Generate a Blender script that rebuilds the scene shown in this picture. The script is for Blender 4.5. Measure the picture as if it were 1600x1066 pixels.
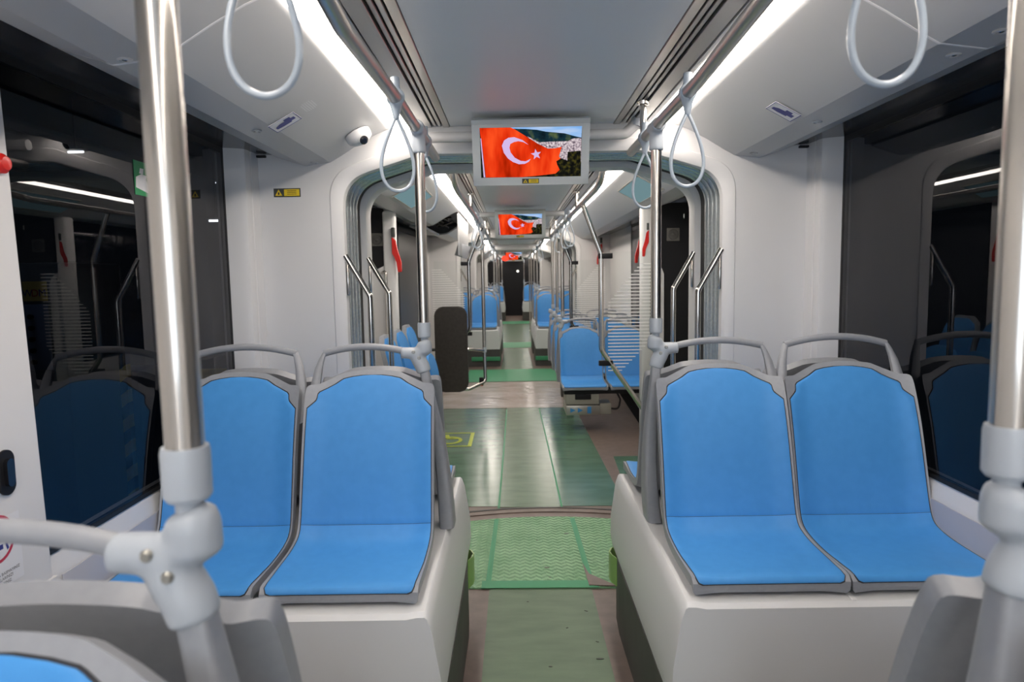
import bpy, bmesh, math, random
from mathutils import Vector, Matrix
from math import sin, cos, pi, radians, atan2, sqrt

for o in list(bpy.data.objects):
    bpy.data.objects.remove(o)
SC = bpy.context.scene
COL = SC.collection
random.seed(7)

# ------------------------------------------------------------------ camera
cam_d = bpy.data.cameras.new('camera')
cam_d.lens = 24.0
cam_d.sensor_width = 36.0
cam_d.clip_start = 0.02
cam_d.dof.use_dof = True
cam_d.dof.focus_distance = 2.6
cam_d.dof.aperture_fstop = 4.5
cam = bpy.data.objects.new('camera', cam_d)
COL.objects.link(cam)
PIT, YAW, ROL = radians(5.51), radians(-0.256), radians(1.0)
_f = Vector((sin(YAW) * cos(PIT), cos(YAW) * cos(PIT), -sin(PIT)))
_r = Vector((cos(YAW), -sin(YAW), 0))
_u = _r.cross(_f)
_r2 = cos(ROL) * _r - sin(ROL) * _u
_u2 = sin(ROL) * _r + cos(ROL) * _u
cam.matrix_world = Matrix(((_r2.x, _u2.x, -_f.x, -0.09), (_r2.y, _u2.y, -_f.y, 0.0), (_r2.z, _u2.z, -_f.z, 1.57), (0, 0, 0, 1)))
SC.camera = cam

# ------------------------------------------------------------------ world and exposure
W = bpy.data.worlds.new('world')
SC.world = W
W.use_nodes = True
W.node_tree.nodes['Background'].inputs[0].default_value = (0.35, 0.45, 0.6, 1)
W.node_tree.nodes['Background'].inputs[1].default_value = 0.012
SC.view_settings.view_transform = 'Standard'
SC.view_settings.look = 'None'
SC.view_settings.exposure = 0.0
SC.view_settings.gamma = 1.0
SC.view_settings.use_curve_mapping = False
STRIP = 19.0          # radiance of the LED strips
# added cool fill behind the camera, standing in for light through an unseen windscreen
fill_d = bpy.data.lights.new('added_rear_fill', 'AREA')
fill_d.shape = 'RECTANGLE'
fill_d.size, fill_d.size_y = 2.2, 1.15
fill_d.energy = 34.0
fill_d.color = (0.78, 0.89, 1.0)
fill_o = bpy.data.objects.new('added_rear_fill', fill_d)
COL.objects.link(fill_o)
fill_o.location = (0.0, -3.2, 1.55)
fill_o.rotation_euler = (pi / 2, 0, 0)

# ------------------------------------------------------------------ materials
def principled(name, color, rough=0.5, metal=0.0, spec=0.5, coat=0.0):
    m = bpy.data.materials.new(name)
    m.use_nodes = True
    b = m.node_tree.nodes['Principled BSDF']
    b.inputs['Base Color'].default_value = (*color, 1)
    b.inputs['Roughness'].default_value = rough
    b.inputs['Metallic'].default_value = metal
    b.inputs['Specular IOR Level'].default_value = spec
    b.inputs['Coat Weight'].default_value = coat
    return m

def noisy(name, c1, c2, scale=8.0, rough=0.5, detail=4.0, bump=0.0, bscale=None, metal=0.0, stretch=(1, 1, 1), spec=0.5, lo=0.35, hi=0.65):
    m = principled(name, c1, rough, metal, spec)
    nt = m.node_tree
    b = nt.nodes['Principled BSDF']
    tc = nt.nodes.new('ShaderNodeTexCoord')
    mp = nt.nodes.new('ShaderNodeMapping')
    mp.inputs['Scale'].default_value = stretch
    nt.links.new(tc.outputs['Object'], mp.inputs['Vector'])
    n = nt.nodes.new('ShaderNodeTexNoise')
    n.inputs['Scale'].default_value = scale
    n.inputs['Detail'].default_value = detail
    nt.links.new(mp.outputs[0], n.inputs['Vector'])
    r = nt.nodes.new('ShaderNodeValToRGB')
    r.color_ramp.elements[0].position = lo
    r.color_ramp.elements[1].position = hi
    r.color_ramp.elements[0].color = (*c1, 1)
    r.color_ramp.elements[1].color = (*c2, 1)
    nt.links.new(n.outputs['Fac'], r.inputs['Fac'])
    nt.links.new(r.outputs['Color'], b.inputs['Base Color'])
    if bump:
        n2 = nt.nodes.new('ShaderNodeTexNoise')
        n2.inputs['Scale'].default_value = bscale or scale * 4
        n2.inputs['Detail'].default_value = 3
        nt.links.new(mp.outputs[0], n2.inputs['Vector'])
        bp = nt.nodes.new('ShaderNodeBump')
        bp.inputs['Strength'].default_value = bump
        bp.inputs['Distance'].default_value = 0.01
        nt.links.new(n2.outputs['Fac'], bp.inputs['Height'])
        nt.links.new(bp.outputs[0], b.inputs['Normal'])
    return m

def emission(name, color, strength):
    m = bpy.data.materials.new(name)
    m.use_nodes = True
    nt = m.node_tree
    nt.nodes.remove(nt.nodes['Principled BSDF'])
    e = nt.nodes.new('ShaderNodeEmission')
    e.inputs[0].default_value = (*color, 1)
    e.inputs[1].default_value = strength
    nt.links.new(e.outputs[0], nt.nodes['Material Output'].inputs[0])
    return m

def noisy_emission(name, cols, scale, strength, detail=6, stretch=(1, 1, 1)):
    m = emission(name, cols[0], strength)
    nt = m.node_tree
    e = [n for n in nt.nodes if n.type == 'EMISSION'][0]
    tc = nt.nodes.new('ShaderNodeTexCoord')
    mp = nt.nodes.new('ShaderNodeMapping')
    mp.inputs['Scale'].default_value = stretch
    nt.links.new(tc.outputs['Object'], mp.inputs['Vector'])
    n = nt.nodes.new('ShaderNodeTexNoise')
    n.inputs['Scale'].default_value = scale
    n.inputs['Detail'].default_value = detail
    nt.links.new(mp.outputs[0], n.inputs['Vector'])
    r = nt.nodes.new('ShaderNodeValToRGB')
    els = r.color_ramp.elements
    els[0].position, els[1].position = 0.33, 0.67
    els[0].color = (*cols[0], 1)
    els[1].color = (*cols[-1], 1)
    for k, c in enumerate(cols[1:-1]):
        el = els.new(0.33 + 0.34 * (k + 1) / (len(cols) - 1))
        el.color = (*c, 1)
    nt.links.new(n.outputs['Fac'], r.inputs['Fac'])
    nt.links.new(r.outputs['Color'], e.inputs['Color'])
    return m

def thin_glass(name, tint, ior=1.5, rough=0.0):
    """a single-sheet pane: Fresnel mix of mirror and tinted transparency"""
    m = bpy.data.materials.new(name)
    m.use_nodes = True
    nt = m.node_tree
    nt.nodes.remove(nt.nodes['Principled BSDF'])
    t = nt.nodes.new('ShaderNodeBsdfTransparent')
    t.inputs[0].default_value = (*tint, 1)
    g = nt.nodes.new('ShaderNodeBsdfGlossy')
    g.inputs['Roughness'].default_value = rough
    g.inputs['Color'].default_value = (0.85, 0.85, 0.88, 1)
    f = nt.nodes.new('ShaderNodeFresnel')
    f.inputs[0].default_value = ior
    mx = nt.nodes.new('ShaderNodeMixShader')
    geo = nt.nodes.new('ShaderNodeNewGeometry')      # the reflection belongs to the face towards the viewer only
    inv = nt.nodes.new('ShaderNodeMath')
    inv.operation = 'SUBTRACT'
    inv.inputs[0].default_value = 1.0
    nt.links.new(geo.outputs['Backfacing'], inv.inputs[1])
    mul = nt.nodes.new('ShaderNodeMath')
    mul.operation = 'MULTIPLY'
    nt.links.new(f.outputs[0], mul.inputs[0])
    nt.links.new(inv.outputs[0], mul.inputs[1])
    nt.links.new(mul.outputs[0], mx.inputs[0])
    nt.links.new(t.outputs[0], mx.inputs[1])
    nt.links.new(g.outputs[0], mx.inputs[2])
    nt.links.new(mx.outputs[0], nt.nodes['Material Output'].inputs[0])
    return m

M = {}
M['wall'] = principled('warm white laminate', (0.67, 0.665, 0.665), 0.42, spec=0.4)
M['lowpanel'] = principled('lavender grey lower wall panel', (0.43, 0.43, 0.47), 0.45)
M['cove'] = principled('satin white cove panel', (0.465, 0.47, 0.48), 0.38, spec=0.5)
M['ceil'] = principled('satin grey ceiling panel', (0.78, 0.80, 0.83), 0.40, spec=0.35)
M['alu'] = principled('brushed aluminium slat', (0.50, 0.49, 0.47), 0.33, metal=0.9)
M['slot'] = principled('dark slot', (0.012, 0.012, 0.013), 0.6)
M['steel'] = principled('polished stainless steel', (0.62, 0.585, 0.545), 0.13, metal=1.0)
m = principled('circumferentially brushed stainless steel', (0.60, 0.565, 0.525), 0.36, metal=1.0)
_b = m.node_tree.nodes['Principled BSDF']
_b.inputs['Anisotropic'].default_value = 0.97
_b.inputs['Anisotropic Rotation'].default_value = 0.25
_t = m.node_tree.nodes.new('ShaderNodeTangent')
_t.direction_type = 'RADIAL'
_t.axis = 'Z'
m.node_tree.links.new(_t.outputs[0], _b.inputs['Tangent'])
_i = m.node_tree.nodes.new('ShaderNodeBsdfPrincipled')
_i.inputs['Base Color'].default_value = (0.58, 0.545, 0.505, 1)
_i.inputs['Metallic'].default_value = 1.0
_i.inputs['Roughness'].default_value = 0.12
_x = m.node_tree.nodes.new('ShaderNodeMixShader')
_x.inputs[0].default_value = 0.5
m.node_tree.links.new(_b.outputs[0], _x.inputs[1])
m.node_tree.links.new(_i.outputs[0], _x.inputs[2])
m.node_tree.links.new(_x.outputs[0], m.node_tree.nodes['Material Output'].inputs[0])
M['pole'] = m
M['rail'] = principled('satin stainless steel', (0.60, 0.565, 0.525), 0.34, metal=1.0)
M['chrome'] = principled('bright screw metal', (0.7, 0.7, 0.7), 0.12, metal=1.0)
M['black'] = principled('black satin panel', (0.010, 0.010, 0.012), 0.55, spec=0.25)
M['door'] = principled('dark door panel', (0.03, 0.031, 0.034), 0.3, spec=0.25)
M['gloss'] = principled('dark glossy soffit', (0.035, 0.036, 0.04), 0.16, spec=0.6)
M['rubber'] = principled('black rubber', (0.01, 0.01, 0.011), 0.6)
M['frame'] = noisy('grey seat plastic', (0.295, 0.31, 0.34), (0.315, 0.33, 0.36), 60, 0.4, bump=0.02, bscale=600)
M['grab'] = principled('pale grey casting', (0.43, 0.47, 0.52), 0.35)
M['blue'] = noisy('blue seat upholstery', (0.062, 0.295, 0.70), (0.068, 0.31, 0.725), 30, 0.52, bump=0.03, bscale=900, spec=0.35)
M['gasket'] = principled('dark seam', (0.03, 0.03, 0.035), 0.7)
M['box'] = principled('warm grey seat box', (0.68, 0.69, 0.70), 0.42)
M['skirt'] = noisy('dark grey kick panel', (0.055, 0.053, 0.05), (0.075, 0.072, 0.068), 5, 0.55, bump=0.05, bscale=400)
M['floor'] = noisy('brown grey vinyl floor', (0.135, 0.10, 0.084), (0.17, 0.128, 0.108), 14, 0.45, bump=0.05, bscale=300)
M['film'] = noisy('green protective film', (0.12, 0.185, 0.12), (0.15, 0.225, 0.15), 5, 0.26, bump=0.03, bscale=180, stretch=(1, 3, 1))
M['filmD'] = noisy('deep green protective film', (0.075, 0.155, 0.10), (0.11, 0.20, 0.135), 3, 0.2, bump=0.035, bscale=90, stretch=(1, 3, 1))
M['tape'] = principled('green edge tape', (0.06, 0.29, 0.145), 0.5, spec=0.25)
M['scrap'] = principled('yellow green tape scrap', (0.27, 0.46, 0.13), 0.35)
M['filmN'] = noisy('dull green protective film', (0.09, 0.145, 0.088), (0.115, 0.178, 0.108), 5, 0.42, bump=0.04, bscale=180, stretch=(1, 3, 1), spec=0.3)
M['bell'] = noisy('silver gangway bellows', (0.52, 0.57, 0.59), (0.64, 0.69, 0.71), 90, 0.22, bump=0.06, bscale=250, metal=0.7)
M['strip'] = emission('led strip', (1.0, 0.90, 0.805), STRIP)
M['housing'] = principled('light grey monitor housing', (0.55, 0.58, 0.58), 0.45)
M['winglass'] = thin_glass('dark tinted window glass', (0.50, 0.51, 0.53), 1.5)
M['screenglass'] = thin_glass('clear screen glass', (0.975, 0.985, 0.98), 1.35)
M['strap'] = principled('pale grey strap plastic', (0.37, 0.43, 0.50), 0.26, spec=0.6)
M['red'] = principled('red plastic', (0.62, 0.02, 0.015), 0.25)
M['pad'] = noisy('brown grey vinyl pad', (0.030, 0.024, 0.020), (0.040, 0.033, 0.028), 40, 0.55, bump=0.05, bscale=700)
M['yellow'] = principled('yellow sticker', (0.75, 0.55, 0.02), 0.5)
M['darksign'] = principled('dark grey sticker', (0.05, 0.055, 0.05), 0.5)
M['white'] = principled('white sticker', (0.72, 0.72, 0.74), 0.45)
M['navy'] = principled('navy print', (0.035, 0.04, 0.22), 0.5)
M['blackprint'] = principled('black print', (0.015, 0.015, 0.02), 0.6)
M['redprint'] = principled('red print', (0.45, 0.02, 0.05), 0.5)
M['greensign'] = principled('green sign', (0.02, 0.28, 0.10), 0.5)
M['lime'] = principled('yellow green floor marking', (0.42, 0.50, 0.03), 0.5)
M['camwhite'] = principled('white camera dome', (0.62, 0.62, 0.63), 0.35)
M['lens'] = principled('black lens', (0.01, 0.01, 0.012), 0.08, spec=0.8)
M['beige'] = principled('beige metal box', (0.30, 0.29, 0.25), 0.45)
M['sheetmetal'] = principled('brushed box front', (0.42, 0.41, 0.37), 0.35, metal=0.8)
M['stickblue'] = principled('blue sticker', (0.03, 0.22, 0.5), 0.5)
M['stripe'] = principled('white screen stripe', (0.88, 0.88, 0.87), 0.5)
M['teal'] = emission('dim teal display', (0.20, 0.33, 0.36), 0.75)
M['redled'] = emission('red led', (1.0, 0.06, 0.03), 1.6)

# bubble-wrap mat
m = noisy('bubble wrap mat', (0.21, 0.415, 0.225), (0.26, 0.48, 0.27), 6, 0.17)
nt = m.node_tree
b = nt.nodes['Principled BSDF']
tc = nt.nodes.new('ShaderNodeTexCoord')
sx = nt.nodes.new('ShaderNodeSeparateXYZ')
nt.links.new(tc.outputs['Object'], sx.inputs[0])
def _m(op, a, c):
    n = nt.nodes.new('ShaderNodeMath')
    n.operation = op
    for k, q in enumerate((a, c)):
        if isinstance(q, (int, float)):
            n.inputs[k].default_value = q
        elif q is not None:
            nt.links.new(q, n.inputs[k])
    return n.outputs[0]
_zig = _m('MULTIPLY', _m('PINGPONG', sx.outputs[0], 0.028), 0.9)
_row = _m('SINE', _m('MULTIPLY', _m('ADD', sx.outputs[1], _zig), 2 * pi / 0.042), None)
vo = nt.nodes.new('ShaderNodeTexVoronoi')
vo.inputs['Scale'].default_value = 60
nt.links.new(tc.outputs['Object'], vo.inputs['Vector'])
ad = nt.nodes.new('ShaderNodeMath')
ad.operation = 'ADD'
nt.links.new(_row, ad.inputs[0])
nt.links.new(vo.outputs['Distance'], ad.inputs[1])
bp = nt.nodes.new('ShaderNodeBump')
bp.inputs['Strength'].default_value = 0.75
bp.inputs['Distance'].default_value = 0.005
nt.links.new(ad.outputs[0], bp.inputs['Height'])
nt.links.new(bp.outputs[0], b.inputs['Normal'])
M['wrap'] = m
# wrinkled clear plastic over vinyl
M['plastic'] = noisy('wrinkled beige plastic sheet', (0.36, 0.31, 0.275), (0.50, 0.45, 0.41), 2.2, 0.2, detail=8, bump=1.0, bscale=7, stretch=(1, 1.6, 1))

# ------------------------------------------------------------------ mesh helpers
def finish(bm, ang=32):
    bmesh.ops.recalc_face_normals(bm, faces=bm.faces)
    lim = radians(ang)
    for f in bm.faces:
        f.smooth = True
    for e in bm.edges:
        if len(e.link_faces) == 2:
            e.smooth = e.calc_face_angle(0.0) < lim
        else:
            e.smooth = False

def to_mesh(name, bm, mats, ang=32):
    finish(bm, ang)
    me = bpy.data.meshes.new(name)
    bm.to_mesh(me)
    bm.free()
    for mm in (mats if isinstance(mats, (list, tuple)) else [mats]):
        me.materials.append(mm)
    return me

def link(name, me, parent=None, loc=None):
    o = bpy.data.objects.new(name, me)
    COL.objects.link(o)
    if parent is not None:
        o.parent = parent
    if loc is not None:
        o.location = loc
    return o

def obj(name, bm, mat, parent=None, ang=32):
    return link(name, to_mesh(name, bm, mat, ang), parent)

def thing(name, label, cat, loc=(0, 0, 0), rotz=0.0, group=None):
    o = bpy.data.objects.new(name, None)
    o.empty_display_size = 0.1
    COL.objects.link(o)
    o.location = loc
    o.rotation_euler = (0, 0, rotz)
    return tag(o, label, cat, group)

def tag(o, label, cat, group=None):
    o['label'] = label
    o['category'] = cat
    if group:
        o['group'] = group
    return o

def struct(name, bm, mat, parent=None, ang=32):
    o = obj(name, bm, mat, parent, ang)
    if parent is None:
        o['kind'] = 'structure'
    return o

def dup(root, loc, rotz=None, label=None, group=None):
    r = root.copy()
    COL.objects.link(r)
    r.location = loc
    if rotz is not None:
        r.rotation_euler = (0, 0, rotz)
    if label:
        r['label'] = label
    if group:
        r['group'] = group
    for ch in list(root.children):
        c = ch.copy()
        COL.objects.link(c)
        c.parent = r
        for g in list(ch.children):
            d = g.copy()
            COL.objects.link(d)
            d.parent = c
    return r

def box(bm, x0, x1, y0, y1, z0, z1, bev=0.0, seg=2, mi=0):
    vs = [bm.verts.new((x, y, z)) for x in (x0, x1) for y in (y0, y1) for z in (z0, z1)]
    fs = []
    for q in ((0, 1, 3, 2), (4, 6, 7, 5), (0, 4, 5, 1), (2, 3, 7, 6), (0, 2, 6, 4), (1, 5, 7, 3)):
        f = bm.faces.new([vs[i] for i in q])
        f.material_index = mi
        fs.append(f)
    if bev:
        es = list({e for f in fs for e in f.edges})
        bmesh.ops.bevel(bm, geom=es, offset=bev, segments=seg, affect='EDGES', profile=0.5)
    return bm

def B(*a, **k):
    return box(bmesh.new(), *a, **k)

def fillet(pts, r, n=6):
    pts = [Vector(p) for p in pts]
    out = [pts[0]]
    for i in range(1, len(pts) - 1):
        a, p, c = pts[i - 1], pts[i], pts[i + 1]
        d1, d2 = (a - p), (c - p)
        l1, l2 = d1.length, d2.length
        d1.normalize(); d2.normalize()
        ang = d1.angle(d2)
        t = min(r / max(math.tan(ang / 2), 1e-4), l1 * 0.48, l2 * 0.48)
        s, e = p + d1 * t, p + d2 * t
        for k in range(n + 1):
            u = k / n
            out.append((1 - u) ** 2 * s + 2 * u * (1 - u) * p + u * u * e)
    out.append(pts[-1])
    return out

def tube(bm, pts, r, n=14, closed=False, cap=True, mi=0):
    pts = [Vector(p) for p in pts]
    N = len(pts)
    rs = r if isinstance(r, (list, tuple)) else [r] * N
    tang = []
    for i in range(N):
        if closed:
            t = pts[(i + 1) % N] - pts[i - 1]
        else:
            t = pts[min(i + 1, N - 1)] - pts[max(i - 1, 0)]
        tang.append(t.normalized())
    ref = Vector((0, 0, 1)) if abs(tang[0].z) < 0.9 else Vector((1, 0, 0))
    nrm = (ref - tang[0] * ref.dot(tang[0])).normalized()
    rings = []
    for i in range(N):
        nrm = (nrm - tang[i] * nrm.dot(tang[i]))
        nrm.normalize()
        bi = tang[i].cross(nrm)
        rings.append([bm.verts.new(pts[i] + rs[i] * (cos(2 * pi * k / n) * nrm + sin(2 * pi * k / n) * bi)) for k in range(n)])
    for i in range(N if closed else N - 1):
        a, b2 = rings[i], rings[(i + 1) % N]
        for k in range(n):
            f = bm.faces.new((a[k], a[(k + 1) % n], b2[(k + 1) % n], b2[k]))
            f.material_index = mi
    if cap and not closed:
        f = bm.faces.new(rings[0][::-1]); f.material_index = mi
        f = bm.faces.new(rings[-1]); f.material_index = mi
    return bm

def T(*a, **k):
    return tube(bmesh.new(), *a, **k)

def prism(bm, pts, axis, a0, a1, mi=0, bev=0.0):
    """extrude a closed 2D polygon; axis 'y': pts are (x,z); 'x': (y,z); 'z': (x,y)"""
    def mk(p, a):
        if axis == 'y':
            return (p[0], a, p[1])
        if axis == 'x':
            return (a, p[0], p[1])
        return (p[0], p[1], a)
    v0 = [bm.verts.new(mk(p, a0)) for p in pts]
    v1 = [bm.verts.new(mk(p, a1)) for p in pts]
    n = len(pts)
    fs = [bm.faces.new(v0), bm.faces.new(v1[::-1])]
    for i in range(n):
        fs.append(bm.faces.new((v0[i], v0[(i + 1) % n], v1[(i + 1) % n], v1[i])))
    for f in fs:
        f.material_index = mi
    if bev:
        bmesh.ops.bevel(bm, geom=list({e for f in fs for e in f.edges}), offset=bev, segments=2, affect='EDGES')
    return bm

def PR(*a, **k):
    return prism(bmesh.new(), *a, **k)

def flat(bm, pts3, mi=0):
    f = bm.faces.new([bm.verts.new(p) for p in pts3])
    f.material_index = mi
    return f

def lathe(bm, prof, n=20, c=(0, 0, 0), mi=0):
    """profile (r, z) about a vertical axis through c"""
    rings = []
    for r, z in prof:
        if r < 1e-6:
            rings.append([bm.verts.new((c[0], c[1], c[2] + z))])
        else:
            rings.append([bm.verts.new((c[0] + r * cos(2 * pi * k / n), c[1] + r * sin(2 * pi * k / n), c[2] + z)) for k in range(n)])
    for a, b2 in zip(rings, rings[1:]):
        for k in range(n):
            k2 = (k + 1) % n
            if len(a) == 1 and len(b2) == 1:
                continue
            if len(a) == 1:
                f = bm.faces.new((a[0], b2[k], b2[k2]))
            elif len(b2) == 1:
                f = bm.faces.new((a[k], a[k2], b2[0]))
            else:
                f = bm.faces.new((a[k], a[k2], b2[k2], b2[k]))
            f.material_index = mi
    return bm

def fuse(name, bm, mat, voxel=0.005, smooth=6):
    """melt overlapping closed pieces into one casting"""
    me = bpy.data.meshes.new(name)
    bm.to_mesh(me)
    bm.free()
    o = bpy.data.objects.new(name, me)
    COL.objects.link(o)
    md = o.modifiers.new('r', 'REMESH')
    md.mode = 'VOXEL'
    md.voxel_size = voxel
    sm = o.modifiers.new('s', 'SMOOTH')
    sm.iterations = smooth
    sm.factor = 0.5
    dg = bpy.context.evaluated_depsgraph_get()
    out = bpy.data.meshes.new_from_object(o.evaluated_get(dg))
    bpy.data.objects.remove(o)
    bpy.data.meshes.remove(me)
    out.name = name
    out.materials.clear()
    out.materials.append(mat)
    for p in out.polygons:
        p.use_smooth = True
    return out

def text_mesh(s, size, mat, align='CENTER', extrude=0.0):
    cu = bpy.data.curves.new('lettering', 'FONT')
    cu.body = s
    cu.size = size
    cu.align_x = align
    cu.align_y = 'CENTER'
    cu.extrude = extrude
    o = bpy.data.objects.new('lettering', cu)
    COL.objects.link(o)
    dg = bpy.context.evaluated_depsgraph_get()
    me = bpy.data.meshes.new_from_object(o.evaluated_get(dg))
    bpy.data.objects.remove(o)
    me.materials.clear()
    me.materials.append(mat)
    return me

def place(o, origin, ex, ez):
    """local x -> ex, local y -> ez (up on the sign), local z -> its normal"""
    ex = Vector(ex).normalized()
    ez = Vector(ez)
    ez = (ez - ex * ez.dot(ex)).normalized()
    nn = ex.cross(ez)
    o.matrix_world = Matrix(((ex.x, ez.x, nn.x, origin[0]), (ex.y, ez.y, nn.y, origin[1]), (ex.z, ez.z, nn.z, origin[2]), (0, 0, 0, 1)))
    return o

# ------------------------------------------------------------------ the shell of the tram
Z_CEIL, Z_STRIP = 2.235, 2.23
GX = 1.33                    # window plane
MODS = [('a', -3.0, 3.12, 0.0), ('b', 3.68, 10.05, 0.0), ('c', 10.65, 15.0, -0.045), ('d', 15.6, 22.0, -0.08), ('e', 22.6, 26.6, -0.11)]

struct('floor', B(-1.45, 1.45, -3.3, 26.7, -0.06, 0.0), M['floor'])

trim_n = [0]
def trim(bm, mat, ang=32):
    trim_n[0] += 1
    return struct('trim_%d' % trim_n[0], bm, mat, None, ang)

COVE = [(0.63, 2.232), (0.70, 2.203), (0.78, 2.160), (0.86, 2.111), (0.905, 2.087), (1.015, 2.073), (1.03, 2.078), (1.145, 2.115)]
def cove(s, y0, y1, dx):
    pts = [(s * x + dx, z) for x, z in COVE]
    back = [(s * x + dx, z + 0.016) for x, z in COVE[::-1]]
    bm = PR(pts + back, 'y', y0, y1)
    return trim(bm, M['cove'], 14)

bm_c = bmesh.new()
for name, y0, y1, dx in MODS:
    # plain centre panel, split at transverse seams
    ys = [y0, 1.60, y1] if name == 'a' else [y0, (y0 + y1) / 2, y1]
    for a, c in zip(ys, ys[1:]):
        box(bm_c, dx - 0.362, dx + 0.362, a + 0.002, c - 0.002, Z_CEIL, Z_CEIL + 0.03)
    box(bm_c, dx - 1.45, dx + 1.45, y0, y1, Z_CEIL + 0.06, Z_CEIL + 0.10)
struct('ceiling', bm_c, M['ceil'])

def side_word(s):
    return 'left' if s < 0 else 'right'

WHERE = {'a': 'nearest ceiling before the gangway', 'b': 'ceiling just past the first gangway',
         'c': 'short ceiling past the second gangway', 'd': 'far ceiling by the third screen', 'e': 'farthest ceiling at the aisle end'}
for name, y0, y1, dx in MODS:
    for s in (-1, 1):
        # cove panels
        if name == 'a':
            cove(s, y0, 1.638, dx)
            cove(s, 1.646, y1, dx)
            trim(PR([(s * x, z - 0.0012) for x, z in COVE[:7]] + [(s * x, z + 0.01) for x, z in COVE[:7][::-1]], 'y', 1.6385, 1.6455), M['white'], 14)
        elif name == 'b' and s < 0:
            cove(s, y0, 7.02, dx)
            cove(s, 8.5, y1, dx)
        else:
            cove(s, y0, y1, dx)
        # soffit over the windows
        pts = [(1.13, 2.122), (GX + 0.03, 2.137), (GX + 0.03, 2.16), (1.13, 2.15)]
        trim(PR([(s * x + dx, z) for x, z in pts], 'y', y0, y1), M['gloss'])
        # LED strip
        t = thing('light_strip', 'glowing white light strip, %s side, %s' % (side_word(s), WHERE[name]), 'light',
                  (s * 0.575 + dx, y0, Z_STRIP), 0, 'ceiling light strips')
        L = y1 - y0
        obj('diffuser', PR([(s * -0.053, 0.0), (s * 0.053, 0.0), (s * 0.05, -0.006), (s * -0.05, -0.006)], 'y', 0.01, L - 0.01), M['strip'], t)
        bm = PR([(s * -0.075, -0.002), (s * -0.055, -0.002), (s * -0.055, 0.014), (s * -0.075, 0.014)], 'y', 0, L)
        prism(bm, [(s * -0.075, 0.004), (s * 0.058, 0.004), (s * 0.058, 0.016), (s * -0.075, 0.016)], 'y', 0, L)
        obj('tray', bm, M['cove'], t)
        # slatted air outlet
        t = thing('air_outlet', 'slatted grey air outlet, %s side, %s' % (side_word(s), WHERE[name]), 'air vent',
                  (s * 0.43 + dx, y0, Z_CEIL), 0, 'slatted ceiling air outlets')
        obj('slot', B(-0.066, 0.066, 0, L, 0.012, 0.02), M['slot'], t)
        cuts = [(-0.066, -0.038), (-0.029, -0.014), (-0.007, 0.006), (0.014, 0.066)]
        for k, (a, c) in enumerate(cuts):
            a, c = (a, c) if s > 0 else (-c, -a)
            obj('slat', B(a, c, 0, L, -0.004 if k in (0, 3) else 0.0, 0.010, bev=0.0015, seg=1), M['alu'], t)

# side walls and windows -------------------------------------------------
bmL, bmR = bmesh.new(), bmesh.new()
for name, y0, y1, dx in MODS:
    for s, bmw in ((-1, bmL), (1, bmR)):
        pts = [(1.322, 0.0), (1.318, 0.795), (1.322, 0.806), (1.334, 0.858), (GX + 0.06, 0.858), (GX + 0.06, 0.0)]
        if name == 'a':
            prism(bmw, [(s * a + dx, z) for a, z in pts], 'y', y0, y1)
        else:
            box(bmw, *sorted((s * (GX - 0.005) + dx, s * (GX + 0.06) + dx)), y0, y1, 0, 0.853)
        box(bmw, *sorted((s * (GX + 0.002) + dx, s * (GX + 0.06) + dx)), y0, y1, 2.138, Z_CEIL + 0.06)
# pillar by the door at the near left, slightly raked, with its shallow grooves
bm = bmL
v = []
for (yy, zz) in ((-3.0, 0.80), (1.725, 0.80), (1.685, 2.14), (-3.0, 2.14)):
    v.append((yy, zz))
prism(bm, v, 'x', -GX - 0.06, -1.318)
prism(bm, [(-3.0, 0.0), (1.755, 0.0), (1.735, 0.80), (-3.0, 0.80)], 'x', -1.33, -1.31)
# other solid stretches
box(bmR, GX, GX + 0.06, -3.0, -0.4, 0.85, 2.14)
box(bmR, GX - 0.01, GX + 0.06, 8.3, 10.05, 0.85, 2.14, bev=0.008)
box(bmL, -GX - 0.06, -GX + 0.01, 3.68, 5.5, 0.85, 2.14)
box(bmL, -GX - 0.06, -GX + 0.01, 8.9, 10.05, 0.85, 2.14, bev=0.008)
box(bmR, GX, GX + 0.06, 3.68, 5.35, 0.85, 2.14)
struct('wall_left', bmL, M['wall'])
struct('wall_right', bmR, M['wall'])
bm = B(-1.45, 1.45, -3.06, -3.0, 0, 0.95)  # opening left so the added fill light can shine in
box(bm, -1.45, 1.45, -3.06, -3.0, 2.14, 2.3)
box(bm, -1.45, -1.12, -3.06, -3.0, 0.95, 2.14)
box(bm, 1.12, 1.45, -3.06, -3.0, 0.95, 2.14)
struct('wall_back', bm, M['wall'])

win_n = [0]
def window(s, y0, y1, dx=0.0, label=None):
    win_n[0] += 1
    bm = B(*sorted((s * GX + dx, s * (GX + 0.012) + dx)), y0, y1, 0.856, 2.135)
    o = struct('window_%d' % win_n[0], bm, M['winglass'])
    bm = bmesh.new()
    w = 0.018
    x0, x1 = sorted((s * (GX - 0.002) + dx, s * (GX + 0.02) + dx))
    box(bm, x0, x1, y0, y0 + w, 0.856, 2.135)
    box(bm, x0, x1, y1 - w, y1, 0.856, 2.135)
    box(bm, x0, x1, y0, y1, 0.854, 0.868)
    box(bm, x0, x1, y0, y1, 2.11, 2.137)
    obj('window_frame', bm, M['rubber'], o)
    return o
window(-1, 1.66, 2.99)
window(1, -0.4, 2.99)
window(-1, 5.5, 8.9)
window(1, 5.35, 8.3)
for nm, y0, y1, dx in MODS[2:]:
    for s in (-1, 1):
        window(s, y0 + 0.15, y1 - 0.1, dx)

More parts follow.
